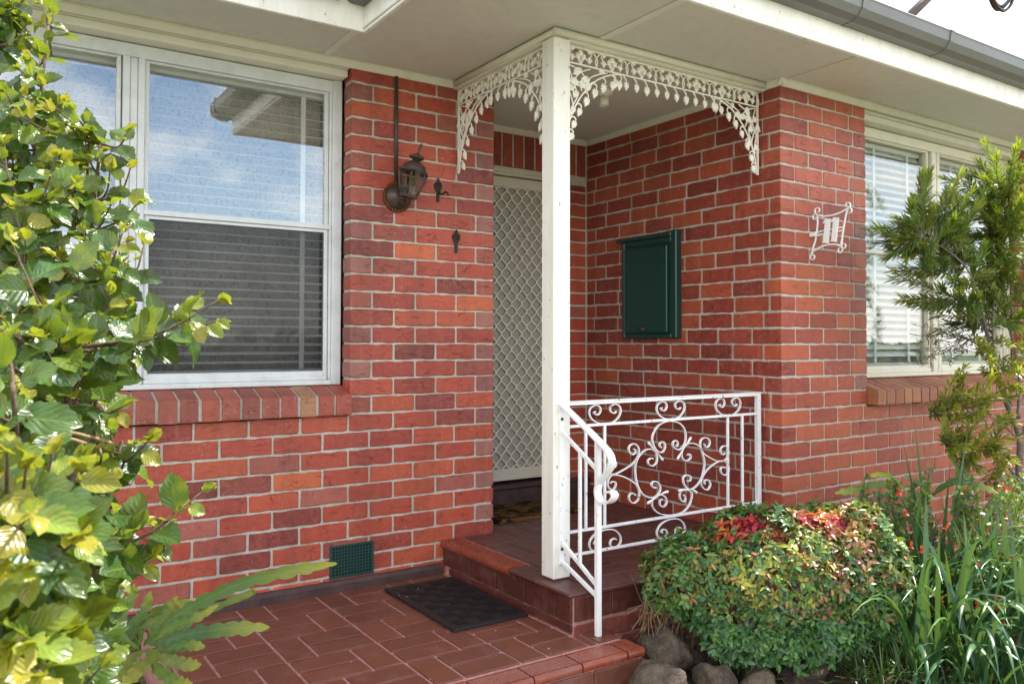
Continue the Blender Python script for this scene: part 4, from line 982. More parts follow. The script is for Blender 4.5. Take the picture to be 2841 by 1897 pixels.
# ------------------------------------------------------------------ plants
def leaf_arrays(n, width, serr, fold, droop, wave, seed, tipk=.75, ncross=2):
    """leaf along +y, length 1, face up +z; returns verts, faces, uvs"""
    r = random.Random(seed); vs = []; uv = []; cols = 2*ncross+1
    peak = max((i/200)**.55*(1-i/200)**tipk for i in range(1, 200))
    for i in range(n+1):
        t = i/n; wdt = width*(max(t, .0)**.55*(1-t)**tipk)/peak if 0 < t < 1 else .004
        if 0 < i < n: wdt *= 1+(serr if i % 2 else -serr)
        for k in range(-ncross, ncross+1):
            a = k/ncross; x = a*wdt
            z = fold*abs(x)-droop*t*t+wave*math.sin(t*9+seed)*abs(a)*wdt*3
            y = t+(.035 if (i % 2 and abs(k) == ncross) else 0)*(1 if serr else 0)
            vs.append((x, y, z)); uv.append((a*.5+.5, t))
    fs = []
    for i in range(n):
        for k in range(cols-1): a = i*cols+k; fs.append((a, a+1, a+cols+1, a+cols))
    return np.array(vs), fs, uv
def frame(pos, axis, nrm, s):
    y = Vector(axis).normalized(); n_ = Vector(nrm); n_ = n_-y*n_.dot(y)
    if n_.length < 1e-4: n_ = y.orthogonal()
    n_.normalize(); x = y.cross(n_)
    M = Matrix(((x.x, y.x, n_.x, 0), (x.y, y.y, n_.y, 0), (x.z, y.z, n_.z, 0), (0, 0, 0, 1)))
    return Matrix.Translation(pos) @ M @ Matrix.Diagonal((s, s, s, 1))
def addleaf(mb, proto, M, tint):
    A = np.array(M); v = proto[0] @ A[:3, :3].T+A[:3, 3]
    o = len(mb.v); mb.v += [tuple(x) for x in v.tolist()]; mb.f += [tuple(o+i for i in f) for f in proto[1]]; mb.uv += proto[2]; mb.tint += [tint]*len(v)
def jit(c, k=.2): f = rng.uniform(1-k, 1+k); return tuple(max(0, x*f*rng.uniform(.92, 1.08)) for x in c)
def rv(s=1.0): return Vector((rng.uniform(-s, s), rng.uniform(-s, s), rng.uniform(-s, s)))
def tocam(p): return (CAMP-Vector(p)).normalized()
UP = Vector((0, 0, 1))
def stems(root, paths, mat, name='stem'):
    for P, r0, r1 in paths:
        P = [Vector(p) for p in P]; n = len(P); q = MB(); q.tube(P, 1.0, 6, [r0+(r1-r0)*i/(n-1) for i in range(n)]); q.build(name, mat, root, True)
# ---- the big leafy shrub at the left
hib = empty('hibiscus_shrub', PD(30, 2050, 1.75), 'large glossy-leaved shrub with serrated green and yellow leaves filling the left edge', 'shrub')
HP = [leaf_arrays(13, .40, .045, .22, .20, .05, 1), leaf_arrays(13, .37, .05, .30, .30, .06, 2), leaf_arrays(13, .43, .04, .12, .12, .07, 3), leaf_arrays(13, .35, .05, .5, .15, .04, 4)]
HM = []
for p in HP:
    q = MB(); q.add([tuple(v) for v in p[0]], p[1], p[2]); HM.append(q.mesh('leaf', HL_O, True))
base_h = PD(30, 2050, 1.75)
def hdepth(x, y):
    c = lambda v: min(1, max(0, v))
    return 1.78+.62*c((520-y)/520)-.85*c(1-x/260)*c((y-560)/500)-.10*c((y-900)/500)
edge = [(0, 128), (80, 140), (150, 120), (230, 165), (290, 285), (350, 262), (420, 290), (470, 315), (540, 318), (600, 330), (680, 372), (760, 360), (830, 380), (880, 330), (960, 320), (1020, 330), (1080, 275), (1130, 270), (1200, 330), (1260, 335), (1330, 300), (1400, 235), (1480, 200), (1570, 200)]
def ex(y):
    for (a, xa), (b, xb) in zip(edge, edge[1:]):
        if a <= y <= b: return xa+(xb-xa)*(y-a)/(b-a)
    return 120
tips = [(500, 690, 1.72), (498, 735, 1.74), (430, 760, 1.75), (465, 1125, 1.62), (400, 1175, 1.62), (292, 305, 2.12), (300, 385, 2.08), (318, 465, 1.98), (330, 560, 1.9), (122, 40, 2.42), (95, 10, 2.45), (150, 235, 2.25), (70, 130, 2.4), (205, 300, 2.1), (340, 1010, 1.66), (350, 1275, 1.5), (330, 1200, 1.55), (120, 1040, .98), (60, 1075, .86), (40, 1180, .86), (110, 1150, .92), (90, 1280, 1.0), (150, 1310, 1.05), (30, 1420, .80), (20, 1500, .74), (70, 1350, .95), (230, 1530, 1.25), (170, 1560, 1.2), (180, 1200, 1.3), (265, 1100, 1.55), (10, 330, 1.9), (20, 540, 1.6), (10, 760, 1.35)]
for k in range(310):
    y = rng.uniform(-20, 1600); x = rng.uniform(-70, max(20, ex(min(max(y, 0), 1560))-22)); tips.append((x, y, hdepth(x, y)+rng.uniform(-.08, .55)))
for k in range(26):
    y = rng.uniform(980, 1600); tips.append((rng.uniform(-60, 190), y, rng.uniform(.72, 1.05)))
main = []
for tx, ty, td in ((-20, 40, 2.45), (110, 60, 2.40), (230, 330, 2.1), (60, 480, 1.9), (250, 640, 1.85), (150, 800, 1.6), (280, 1010, 1.7), (30, 900, 1.2), (220, 1260, 1.5), (20, 1250, 1.0)):
    e = PD(tx, ty, td); mid = base_h.lerp(e, .5)+Vector((rng.uniform(-.06, .06), rng.uniform(-.06, .06), .05)); main.append(catmull([base_h+rv(.03)*Vector((1, 1, 0)) if False else base_h+Vector((rng.uniform(-.05, .05), rng.uniform(-.05, .05), 0)), mid, e], 10))
stems(hib, [(P, .012, .004) for P in main], BARK)
leaves = []; twig = MB()
for (tx, ty, td) in tips:
    e = PD(tx, ty, td)
    best = min((p for P in main for p in P[3:]), key=lambda p: (p-e).length+max(0, p.z-e.z+.03)*2.5)
    ln = (e-best).length
    if ln > .42: best = e+(best-e)*(.42/ln); ln = .42
    if ln < .06: best = e+Vector((0, .02, -.12)); ln = .12
    mid = best.lerp(e, .55)+Vector((0, 0, -.02))+rv(.015)
    P = catmull([best, mid, e], 6); n = len(P)
    twig.tube(P, 1.0, 5, [.0040+(.0016-.0040)*i/(n-1) for i in range(n)])
    acc = .02; az = rng.uniform(0, 6.28); tot = 0
    dirb = (e-mid).normalized()
    k = 0; nl = max(4, int(ln/.028))
    for j in range(nl):
        f = .18+.82*(j+rng.uniform(-.2, .2))/nl
        p = P[min(n-1, max(0, int(f*(n-1))))]
        az += 2.4
        s1_ = dirb.orthogonal().normalized(); s2_ = dirb.cross(s1_)
        out = (s1_*math.cos(az)+s2_*math.sin(az))*.9+dirb*.45+Vector((0, 0, -.25))+tocam(p)*.25+rv(.25)
        nr = UP*.75+tocam(p)*.75+rv(.55)
        young = j/nl > .74
        sz = rng.uniform(.030, .05) if young else rng.uniform(.052, .084)*(1-.12*max(0, (500-ty)/500))*(1 if td > 1.1 else .86)
        pet = out.normalized()*sz*.18
        if young: tint = jit(rng.choice([(.20, .24, .03), (.16, .22, .03), (.26, .24, .03)]))
        else: tint = jit(rng.choice([(.024, .068, .014), (.034, .085, .015), (.018, .052, .016), (.055, .11, .016), (.028, .074, .016), (.08, .13, .018)]), .3)
        leaves.append((p+pet, out, nr, sz, rng.randrange(4), tint)); twig.tube([p, p+pet*1.1], .0009, 4)
    for q_ in range(3):
        leaves.append((e, dirb+rv(.7), UP+rv(.8), rng.uniform(.022, .036), rng.randrange(4), jit(rng.choice([(.30, .26, .03), (.22, .26, .03)]))))
tag(twig.build('twig', BARK, hib, True), kind='stuff')
def lvis(l):
    v = l[0]-CAMP; d = v.dot(fwn)
    if d < .3: return 0
    px = 1420.5+F_PX*v.dot(rt)/d; py = CY-F_PX*v.dot(up)/d
    return (l[3]/d)*(1 if (-20 < px < 2860 and -20 < py < 1920) else .01)
leaves = [l for l in leaves if (l[0]-CAMP).dot(fwn) > .60 and l[0].y < 3.60]
leaves.sort(key=lvis, reverse=True)
mass = MB()
for k, (p, ax, nr, sz, va, tint) in enumerate(leaves):
    M = frame(p, ax, nr, sz)
    if k < 300: place(HM[va], 'leaf', None, hib, M, tint)
    else: addleaf(mass, HP[va], M, tint)
o = mass.build('foliage', HL_A, hib, True, False); tag(o, kind='stuff')
# dead branch crossing the shrub
q = MB()
for pts in ([(0, 992, 1.30), (60, 993, 1.38), (150, 1005, 1.5), (240, 1030, 1.62), (285, 1043, 1.66)], [(60, 993, 1.38), (140, 990, 1.45), (210, 1003, 1.54), (262, 1018, 1.6)], [(185, 1013, 1.55), (195, 1035, 1.56)], [(225, 1022, 1.6), (232, 1045, 1.6)], [(250, 1033, 1.63), (256, 1062, 1.64), (245, 1085, 1.64)]):
    P = catmull([PD(*p) for p in pts], 5); q.tube([p+rv(.0015) for p in P], .0034, 5)
tag(q.build('dead_branch', DRY, hib, True))
# ---- leaf cactus (flat scalloped stems)
def scallop(pts, wmax, root, tint, nrm, name='leaf', tipw=.5):
    P = catmull(pts, 10); n = len(P); q = MB(); vs = []; uv = []
    for i, p in enumerate(P):
        t = i/(n-1); t_ = (P[min(n-1, i+1)]-P[max(0, i-1)]).normalized(); s_ = t_.cross(Vector(nrm)).normalized(); nn = s_.cross(t_)
        wd_ = .60*wmax*min(1, .18+t*2.2)*min(1, (1-t)*5+.25); sc = abs(math.sin(i*math.pi/4))**.6*.34+.76
        for a in (-1, -.5, 0, .5, 1):
            wv = math.sin(i*1.25+a)*.004*abs(a)
            vs.append(p+s_*(a*wd_*(sc if abs(a) == 1 else .95))+nn*(.16*wd_ if a == 0 else (-.16*wd_*abs(a)+wv))); uv.append((a*.5+.5, t))
    fs = [(i*5+k, i*5+k+1, i*5+k+6, i*5+k+5) for i in range(n-1) for k in range(4)]
    q.add(vs, fs, uv); me = q.mesh(name, EP, True); me.transform(PW(root).inverted()); o = bpy.data.objects.new(name, me); link(o, root); o.color = (*tint, 1)
    return o
ep = empty('leaf_cactus', onZ(330*DS, 1490*DS, -.10), 'leaf cactus with long scalloped flat green leaves reaching over the landing tiles', 'plant')
E3 = lambda L_: [PD(*p) for p in L_]
g1_, g2_, g3_ = (.075, .16, .03), (.11, .19, .03), (.20, .23, .035)
TC = Vector((-.35, -.75, .65))
scallop(E3([(350, 1465, 2.55), (395, 1420, 2.55), (450, 1385, 2.58), (560, 1335, 2.66), (680, 1305, 2.76), (772, 1290, 2.84)]), .036, ep, g1_, TC)
scallop(E3([(340, 1475, 2.5), (380, 1468, 2.46), (440, 1452, 2.46), (530, 1440, 2.48), (618, 1436, 2.52)]), .037, ep, (.05, .13, .045), TC)
scallop(E3([(330, 1480, 2.55), (360, 1440, 2.6), (390, 1400, 2.62), (408, 1368, 2.62)]), .036, ep, g2_, TC)
scallop(E3([(320, 1480, 2.5), (330, 1430, 2.62), (380, 1390, 2.75), (460, 1380, 2.85)]), .03, ep, g2_, TC)
scallop(E3([(340, 1480, 2.6), (400, 1430, 2.7), (470, 1400, 2.78), (570, 1360, 2.86), (582, 1350, 2.86)]), .022, ep, g2_, TC)
scallop(E3([(300, 1500, 2.45), (280, 1470, 2.5), (330, 1435, 2.6), (400, 1410, 2.65)]), .03, ep, (.10, .16, .045), TC)
scallop(E3([(330, 1490, 2.42), (300, 1510, 2.34), (270, 1545, 2.25), (255, 1580, 2.2)]), .034, ep, g3_, TC)
scallop(E3([(340, 1490, 2.42), (350, 1500, 2.36), (320, 1530, 2.28), (280, 1575, 2.2)]), .036, ep, (.20, .22, .04), TC)
scallop(E3([(350, 1490, 2.4), (380, 1510, 2.32), (420, 1520, 2.3), (460, 1525, 2.28)]), .03, ep, (.17, .20, .05), TC)
scallop(E3([(300, 1500, 2.5), (250, 1500, 2.45), (225, 1440, 2.45), (250, 1390, 2.5)]), .03, ep, g3_, TC)
scallop(E3([(320, 1490, 2.5), (270, 1440, 2.5), (300, 1370, 2.55), (310, 1340, 2.55)]), .028, ep, g2_, TC)
scallop(E3([(330, 1490, 2.5), (420, 1480, 2.55), (450, 1465, 2.58), (520, 1430, 2.62)]), .018, ep, g1_, TC)
for pts_, w_, c_ in (([(340, 1480, 2.5), (390, 1440, 2.52), (440, 1420, 2.55), (500, 1385, 2.6)], .026, g2_), ([(330, 1490, 2.45), (380, 1490, 2.42), (430, 1478, 2.42), (470, 1482, 2.42)], .026, g1_), ([(310, 1490, 2.5), (250, 1460, 2.5), (215, 1490, 2.45), (205, 1530, 2.4)], .028, g3_), ([(335, 1490, 2.4), (360, 1530, 2.3), (400, 1560, 2.24), (440, 1568, 2.22)], .028, g2_), ([(320, 1485, 2.5), (300, 1440, 2.58), (330, 1400, 2.62), (345, 1355, 2.64)], .028, g1_)):
    scallop(E3(pts_), w_, ep, c_, TC)
# ---- dwarf nandina in front of the railing
from mathutils import noise as mn
nan = empty('nandina_shrub', PD(1790, 1560, 3.35), 'low rounded shrub with small green and red leaves in front of the railing', 'shrub')
NP = [leaf_arrays(4, .20, 0, .35, .22, 0, 5, .75, 1), leaf_arrays(4, .24, 0, .25, .3, 0, 6, .75, 1)]
lobes = [(PD(1800, 1335, 3.34), .40, .285, .27), (PD(1590, 1330, 3.36), .215, .185, .2), (PD(1960, 1320, 3.36), .20, .29, .24), (PD(1720, 1250, 3.42), .20, .16, .18), (PD(1860, 1250, 3.42), .24, .16, .2), (PD(1700, 1420, 3.24), .2, .17, .16), (PD(1880, 1430, 3.24), .2, .19, .17), (PD(1790, 1480, 3.16), .15, .11, .10), (PD(1890, 1480, 3.2), .14, .10, .1), (PD(1690, 1470, 3.22), .12, .1, .1)]
ux = Vector((rt.x, rt.y, 0)).normalized(); uy = Vector((fwn.x, fwn.y, 0)).normalized()
def inl(p, i):
    c, a, b, d_ = lobes[i]; v = p-c; return (v.dot(ux)/a)**2+(v.z/b)**2+(v.dot(uy)/d_)**2
nm = MB(); cnt = 0
hot = [(PD(x_, y_, 3.3), r_, k_) for x_, y_, r_, k_ in ((1610, 1215, .04, 'o'), (1640, 1180, .06, 'o'), (1665, 1200, .06, 'o'), (1700, 1190, .05, 'p'), (1735, 1215, .06, 'p'), (1690, 1235, .04, 'p'), (1780, 1215, .035, 'o'), (1840, 1200, .04, 'p'), (1880, 1190, .05, 'o'), (1915, 1205, .05, 'p'), (1960, 1215, .04, 'o'), (2000, 1240, .04, 'o'), (1790, 1260, .03, 'p'))]+[(PD(1700, 1225, 3.25), .03, 'p'), (PD(1905, 1215, 3.3), .12, 'r'), (PD(1980, 1235, 3.3), .08, 'r'), (PD(1830, 1290, 3.15), .12, 'y'), (PD(1730, 1330, 3.1), .10, 'y'), (PD(1900, 1330, 3.1), .11, 'r2'), (PD(1950, 1260, 3.2), .12, 'r2'), (PD(1670, 1290, 3.15), .07, 'y')]
def ncol(p):
    hz = (p.z+.14)/.65
    c = rng.choice([(.045, .13, .04), (.065, .17, .04), (.038, .11, .045), (.09, .20, .04), (.05, .14, .05)])
    if hz > .45 and rng.random() < .35: c = rng.choice([(.14, .19, .04), (.11, .16, .04), (.19, .19, .05)])
    if hz > .4 and rng.random() < .10: c = rng.choice([(.34, .15, .06), (.30, .19, .06), (.26, .13, .07)])
    for h, r_, k in hot:
        if (p-h).length < r_*rng.uniform(.6, 1.25):
            if k == 'o': c = rng.choice([(.55, .12, .04), (.60, .20, .05), (.5, .09, .06), (.45, .25, .06)])
            elif k == 'p': c = rng.choice([(.42, .03, .06), (.35, .03, .07), (.5, .05, .07)])
            elif k == 'r' and rng.random() < .6: c = rng.choice([(.50, .16, .08), (.42, .10, .08), (.45, .24, .10), (.3, .2, .06)])
            elif k == 'y' and rng.random() < .4: c = rng.choice([(.34, .34, .05), (.26, .30, .05), (.38, .26, .06)])
            elif k == 'r2' and rng.random() < .3: c = rng.choice([(.32, .14, .08), (.24, .10, .09), (.3, .2, .08)])
            break
    return c
tries = 0
while cnt < 3500 and tries < 90000:
    tries += 1
    i = rng.choices(range(len(lobes)), [l[1]*l[2] for l in lobes])[0]; c, a, b, d_ = lobes[i]
    v = Vector((rng.gauss(0, 1), rng.gauss(0, 1), rng.gauss(0, 1))).normalized()
    rr = 1.0 if rng.random() < .72 else rng.uniform(.75, .98)
    rr *= .97+.20*mn.noise(v*2.3+Vector((i*3.7, 0, 0)))+rng.uniform(-.05, .06)
    p = c+ux*(v.x*a*rr)+uy*(v.y*d_*rr)+UP*(v.z*b*rr)
    pv = p-CAMP; dv = pv.dot(fwn); sx_ = (1420.5+F_PX*pv.dot(rt)/dv)/DS; sy_ = (CY-F_PX*pv.dot(up)/dv)/DS
    if sy_ > np.interp(sx_, [1430, 1540, 1590, 1640, 1720, 1850, 1960, 2060], [1370, 1405, 1440, 1500, 1522, 1530, 1490, 1440])+rng.uniform(-14, 10): continue
    if p.z < -.13 or any(inl(p, j) < .72 for j in range(len(lobes)) if j != i): continue
    if p.y > 2.875 or (p.y > 2.645 and p.z < .19) or (p.x < 2.27 and p.z < .03): continue
    nrm_ = (ux*(v.x/a)+uy*(v.y/d_)+UP*(v.z/b)).normalized()
    if nrm_.dot(tocam(p)) < -.25 and nrm_.z < .3: continue
    cc = ncol(p); bigk = 1.3 if cc[0] > .34 and cc[1] < .26 and p.z > .3 else 1
    ax0 = (nrm_*.55+UP*.5+rv(.55)).normalized(); side = ax0.cross(nrm_+rv(.3)).normalized()
    ax0 = (nrm_*.7+UP*.35+rv(.55)).normalized(); side = ax0.orthogonal().normalized(); s2 = ax0.cross(side); a0 = rng.uniform(0, 6.28); nlf = rng.choice((4, 5, 5, 6))
    for j in range(nlf):
        an = a0+6.283*j/nlf+rng.uniform(-.5, .5); axl = (side*math.cos(an)+s2*math.sin(an))*.9+ax0*rng.uniform(.0, .9)-UP*.25
        addleaf(nm, NP[rng.randrange(2)], frame(p+rv(.005), axl, ax0+rv(.25), rng.uniform(.022, .036)*bigk), jit(cc if rng.random() < .8 else ncol(p), .3))
    cnt += 1
tag(nm.build('foliage', NL, nan, True, False), kind='stuff')
tw = MB()
for k in range(120):
    x = rng.uniform(1480, 1990); a = PD(x, 1500+rng.uniform(-20, 30), 3.36+rng.uniform(-.1, .1)); a.z = max(a.z, -.15); b = PD(x+rng.uniform(-60, 60), rng.uniform(1250, 1420), 3.34+rng.uniform(-.16, .12)); tw.tube(catmull([a, a.lerp(b, .5)+rv(.02), b], 4), rng.uniform(.0015, .003), 4)
tag(tw.build('stem', BARK, nan, True), kind='stuff')
tw = MB()
for k in range(85):
    a = PD(rng.uniform(1475, 1560), rng.uniform(1350, 1400), 3.32+rng.uniform(-.08, .1)); b = a+Vector((rng.uniform(-.13, .06), rng.uniform(-.10, .04), rng.uniform(-.14, -.01))); tw.tube(catmull([a, a.lerp(b, .5)+rv(.012), b], 3), rng.uniform(.0007, .0014), 4)
tag(tw.build('dry_twig', DRY, nan, True), kind='stuff')
# ---- strap-leaved clump
st = empty('strap_leaf_clump', PD(2150, 1470, 3.75), 'clump of long arching green strap leaves at the lower right', 'plant')
def blade(p0, az, el, ln, wd_, bend, tint, root, name='leaf', mat=SL):
    d = Vector((math.cos(az)*math.cos(el), math.sin(az)*math.cos(el), math.sin(el))); n = 11; p = Vector(p0); vs = []; uv = []; h = ln/n
    side = Vector((-math.sin(az), math.cos(az), 0))+rv(.25); side.normalize()
    for i in range(n+1):
        t = i/n; w_ = wd_*(min(1, .5+t*2)*(1 if t < .72 else max(.06, (1-t)/.28)))
        nn = side.cross(d).normalized()
        for a in (-1, 0, 1): vs.append(p+side*(a*w_*.5)+nn*(abs(a)*w_*.18)); uv.append((a*.5+.5, t))
        p = p+d*h; d = (d+Vector((0, 0, -bend*(.25+1.6*t)/n))).normalized()
        if p.z < -.13: p.z = -.13+rng.uniform(0, .01); d.z = max(d.z, 0); d.normalize()
    fs = [(i*3+k, i*3+k+1, i*3+k+4, i*3+k+3) for i in range(n) for k in range(2)]
    q = MB(); q.add(vs, fs, uv); me = q.mesh(name, mat, True); me.transform(PW(root).inverted()); o = bpy.data.objects.new(name, me); link(o, root); o.color = (*tint, 1); return o
SG = [(.035, .105, .038), (.045, .125, .04), (.03, .09, .045), (.055, .15, .04), (.04, .115, .06)]
cen = [PD(2250, 1640, 3.05), PD(2120, 1620, 3.15), PD(2330, 1640, 3.05), PD(2300, 1590, 3.3), PD(2200, 1600, 3.22), PD(2360, 1560, 3.4), PD(2090, 1450, 3.7), PD(2170, 1460, 3.7), PD(2240, 1490, 3.6), PD(2150, 1500, 3.5), PD(2290, 1520, 3.5), PD(2060, 1490, 3.55)]
for k in range(285):
    c = rng.choice(cen)+Vector((rng.uniform(-.07, .07), rng.uniform(-.07, .07), 0)); c.z = -.14
    az = rng.uniform(0, 6.28); f_ = rng.random()
    if f_ < .30: blade(c, az, R(rng.uniform(64, 86)), rng.uniform(.42, .78), rng.uniform(.015, .023), rng.uniform(.3, 1.3), jit(rng.choice(SG)), st)
    elif f_ < .85: blade(c, rng.uniform(3.2, 6.1), R(rng.uniform(55, 80)), rng.uniform(.6, .85), rng.uniform(.015, .022), rng.uniform(2.0, 3.6), jit(rng.choice(SG)), st)
    else: blade(c, rng.uniform(2.8, 6.3), R(rng.uniform(25, 60)), rng.uniform(.4, .7), rng.uniform(.009, .014), rng.uniform(1.2, 3), jit(rng.choice(SG)), st)
for (a, b, c) in (((2130, 1300, 3.75), (2070, 1010, 3.7), 1), ((2160, 1300, 3.8), (2180, 1050, 3.75), 1), ((2180, 1250, 3.8), (2220, 980, 3.9), 1), ((2130, 1250, 3.8), (2095, 950, 3.85), 1), ((2200, 1300, 3.7), (2330, 1080, 3.6), 1), ((2210, 1300, 3.7), (2345, 1180, 3.6), 1), ((2160, 1350, 3.6), (2040, 1085, 3.6), 1)):
    A = PD(*a); B = PD(*b); root_ = cen[7].copy(); root_.z = -.14
    P = catmull([root_, A, B], 7); n = len(P); vs = []; uv = []; s_ = (B-A).cross(tocam(A)).normalized()
    for i, p in enumerate(P):
        t = i/(n-1); w_ = .016*(1 if t < .7 else max(.05, (1-t)/.3))
        for k in (-1, 0, 1): vs.append(p+s_*(k*w_*.5)+tocam(p)*(-abs(k)*w_*.15)); uv.append((k*.5+.5, t))
    q = MB(); q.add(vs, [(i*3+k, i*3+k+1, i*3+k+4, i*3+k+3) for i in range(n-1) for k in range(2)], uv); me = q.mesh('leaf', SL, True); me.transform(PW(st).inverted()); o = bpy.data.objects.new('leaf', me); link(o, st); o.color = (*jit((.05, .13, .05)), 1)
# ---- round-leaved shrub with red bell flowers behind the straps
co = empty('red_flowering_shrub', PD(2250, 1400, 4.1), 'round-leaved grey-green shrub with small hanging red flowers behind the strap leaves', 'shrub')
def rleaf(n=7):
    vs = [(0, 0, 0)]; uv = [(.5, 0)]
    for i in range(n): a = -math.pi/2+2*math.pi*(i+.5)/n; vs.append((.42*math.cos(a), .5+.5*math.sin(a), .05*math.cos(2*a))); uv.append((.5+.5*math.cos(a), .5+.5*math.sin(a)))
    vs.append((0, .5, -.06)); uv.append((.5, .5)); return np.array(vs), [(1+i, 1+(i+1) % n, n+1) for i in range(n)], uv
RL = rleaf(); cm = MB(); ct = MB(); spots = []
regions = [(2060, 1040, 2140, 1300, 30, 3.85), (1960, 1085, 2060, 1240, 26, 3.85), (2200, 1220, 2360, 1500, 70, 3.7), (2000, 1220, 2200, 1400, 60, 3.8), (2200, 1080, 2360, 1240, 36, 3.85), (2030, 1400, 2360, 1520, 34, 3.6), (2290, 1400, 2390, 1560, 30, 3.4)]
for (xa, ya, xb, yb, n, d_) in regions:
    for k in range(n):
        e = PD(rng.uniform(xa, xb), rng.uniform(ya, yb), d_+rng.uniform(-.2, .16))
        if e.y > 2.70: e.y = 2.70-rng.uniform(0, .1)
        b0 = e+Vector((rng.uniform(-.05, .05), rng.uniform(-.02, .08), -rng.uniform(.10, .22))); b0.y = min(b0.y, 2.7)
        P = catmull([b0, b0.lerp(e, .5)+rv(.015), e], 4); ct.tube(P, .0016, 4); spots.append(e)
        for p in P[1:]:
            for s_ in range(3):
                o_ = rv(1); addleaf(cm, RL, frame(p+o_*.008, o_+UP*.4, UP*.7+tocam(p)*.6+rv(.5), rng.uniform(.017, .029)), jit(rng.choice([(.07, .13, .05), (.09, .17, .05), (.05, .10, .055), (.14, .22, .04), (.18, .25, .04)])))
tag(cm.build('foliage', SU, co, True, False), kind='stuff'); tag(ct.build('stem', BARK, co, True), kind='stuff')
fl = MB(); n6_ = 5
vs = []
for z, r_ in ((0, .15), (-.25, .26), (-.65, .22), (-.85, .34)): vs += [(r_*math.cos(2*math.pi*i/n6_), r_*math.sin(2*math.pi*i/n6_), z) for i in range(n6_)]
fs = [(n6_*k+i, n6_*k+(i+1) % n6_, n6_*k+n6_+(i+1) % n6_, n6_*k+n6_+i) for k in range(3) for i in range(n6_)]
o0 = len(vs)
for i in range(n6_): a = 2*math.pi*(i+.5)/n6_; vs.append((.62*math.cos(a), .62*math.sin(a), -1.0)); fs.append((15+i, 15+(i+1) % n6_, o0+i))
fl.add(vs, fs, [(.5, .5)]*len(vs)); flme = fl.mesh('flower', FLOWER, False)
for (x, y, d_) in ((2073, 1167, 3.85), (2090, 1240, 3.8), (2045, 1250, 3.8), (2113, 1250, 3.8), (2075, 1255, 3.82), (2078, 1330, 3.7), (2218, 1285, 3.7), (2240, 1288, 3.75), (2305, 1250, 3.8), (2310, 1265, 3.8), (2328, 1270, 3.75), (2240, 1375, 3.6), (2290, 1360, 3.65), (2278, 1380, 3.62), (2302, 1422, 3.55), (2330, 1450, 3.55), (2335, 1460, 3.5), (2150, 1365, 3.6), (2060, 1118, 3.9), (2300, 1110, 3.9), (2175, 1200, 3.85)):
    p = PD(x, y, d_-.45)
    if p.y > 2.68: p.y = 2.68
    M = Matrix.Translation(p) @ Euler((rng.uniform(-.5, .5), rng.uniform(-.5, .5), rng.uniform(0, 6))).to_matrix().to_4x4() @ Matrix.Diagonal((.025, .025, .030, 1)); place(flme, 'flower', None, co, M, jit((.55, .025, .02)))
# ---- narrow-leaved shrub before the right window
ca = empty('bottlebrush_shrub', PD(2345, 1330, 4.25), 'tall narrow-leaved shrub with twisting grey stem before the right window', 'shrub')
bs = PD(2345, 1330, 4.25); bs.z = -.14
trunk = catmull([bs, PD(2335, 1120, 4.22), PD(2338, 1010, 4.22), PD(2310, 930, 4.2), PD(2282, 850, 4.2), PD(2268, 780, 4.2), PD(2240, 715, 4.2), PD(2210, 690, 4.2)], 6)
limb2 = catmull([PD(2335, 960, 4.22), PD(2338, 880, 4.3), PD(2325, 790, 4.3), PD(2300, 700, 4.3), PD(2290, 600, 4.3), PD(2310, 480, 4.35)], 6)
limb3 = catmull([PD(2268, 780, 4.2), PD(2230, 640, 4.15), PD(2180, 580, 4.12), PD(2110, 540, 4.1)], 6)
limb4 = catmull([PD(2345, 1000, 4.22), PD(2380, 860, 4.3), PD(2400, 700, 4.35), PD(2380, 500, 4.4)], 6)
limb5 = catmull([PD(2338, 1010, 4.22), PD(2280, 960, 4.2), PD(2200, 950, 4.15), PD(2130, 955, 4.1)], 6)
limb6 = catmull([PD(2335, 1100, 4.2), PD(2300, 1060, 4.1), PD(2240, 1030, 4.05), PD(2170, 1025, 4.0)], 6)
def fit_front(P): return [Vector((p.x, min(p.y, 2.60), p.z)) for p in P]
LIMBS = [fit_front(P) for P in (trunk, limb2, limb3, limb4, limb5, limb6)]
stems(ca, [(LIMBS[0], .020, .006), (LIMBS[1], .010, .004), (LIMBS[2], .007, .003), (LIMBS[3], .010, .004), (LIMBS[4], .005, .002), (LIMBS[5], .006, .002)], GREYB)
def nleaf(wd_): return np.array([(0, 0, 0), (-wd_, .35, .02), (wd_, .35, .02), (-wd_*.9, .7, .0), (wd_*.9, .7, .0), (0, 1, -.05)]), [(0, 2, 1), (1, 2, 4, 3), (3, 4, 5)], [(.5, 0), (0, .35), (1, .35), (0, .7), (1, .7), (.5, 1)]
CN = [nleaf(.065), nleaf(.085), nleaf(.11)]
cmass = MB(); ctw = MB()
def spray(e, st_, col, ln=None, tipcol=(.24, .30, .03), n=58, lsz=(.045, .072), wide=False):
    P = catmull([st_, st_.lerp(e, .5)+rv(.03), e], 6); m_ = len(P); ctw.tube(P, 1.0, 4, [.0026+(.0012-.0026)*i/(m_-1) for i in range(m_)])
    for k in range(n):
        f = .12+.88*k/n; x_ = f*(m_-1); i0 = min(m_-2, int(x_)); p = P[i0].lerp(P[i0+1], x_-i0); d = (P[i0+1]-P[i0]).normalized(); az = k*2.4
        s1_ = d.orthogonal().normalized(); s2_ = d.cross(s1_)
        sp = .9*(1-.45*f)
        axl = d*(.65+.5*f)+(s1_*math.cos(az)+s2_*math.sin(az))*sp+rv(.15)
        c = jit(tipcol, .25) if f > .86 else jit(col, .3)
        addleaf(cmass, CN[2 if wide else rng.randrange(2)], frame(p, axl, UP+tocam(p)*.5+rv(.5), rng.uniform(*lsz)*(1 if f < .86 else .9)), c)
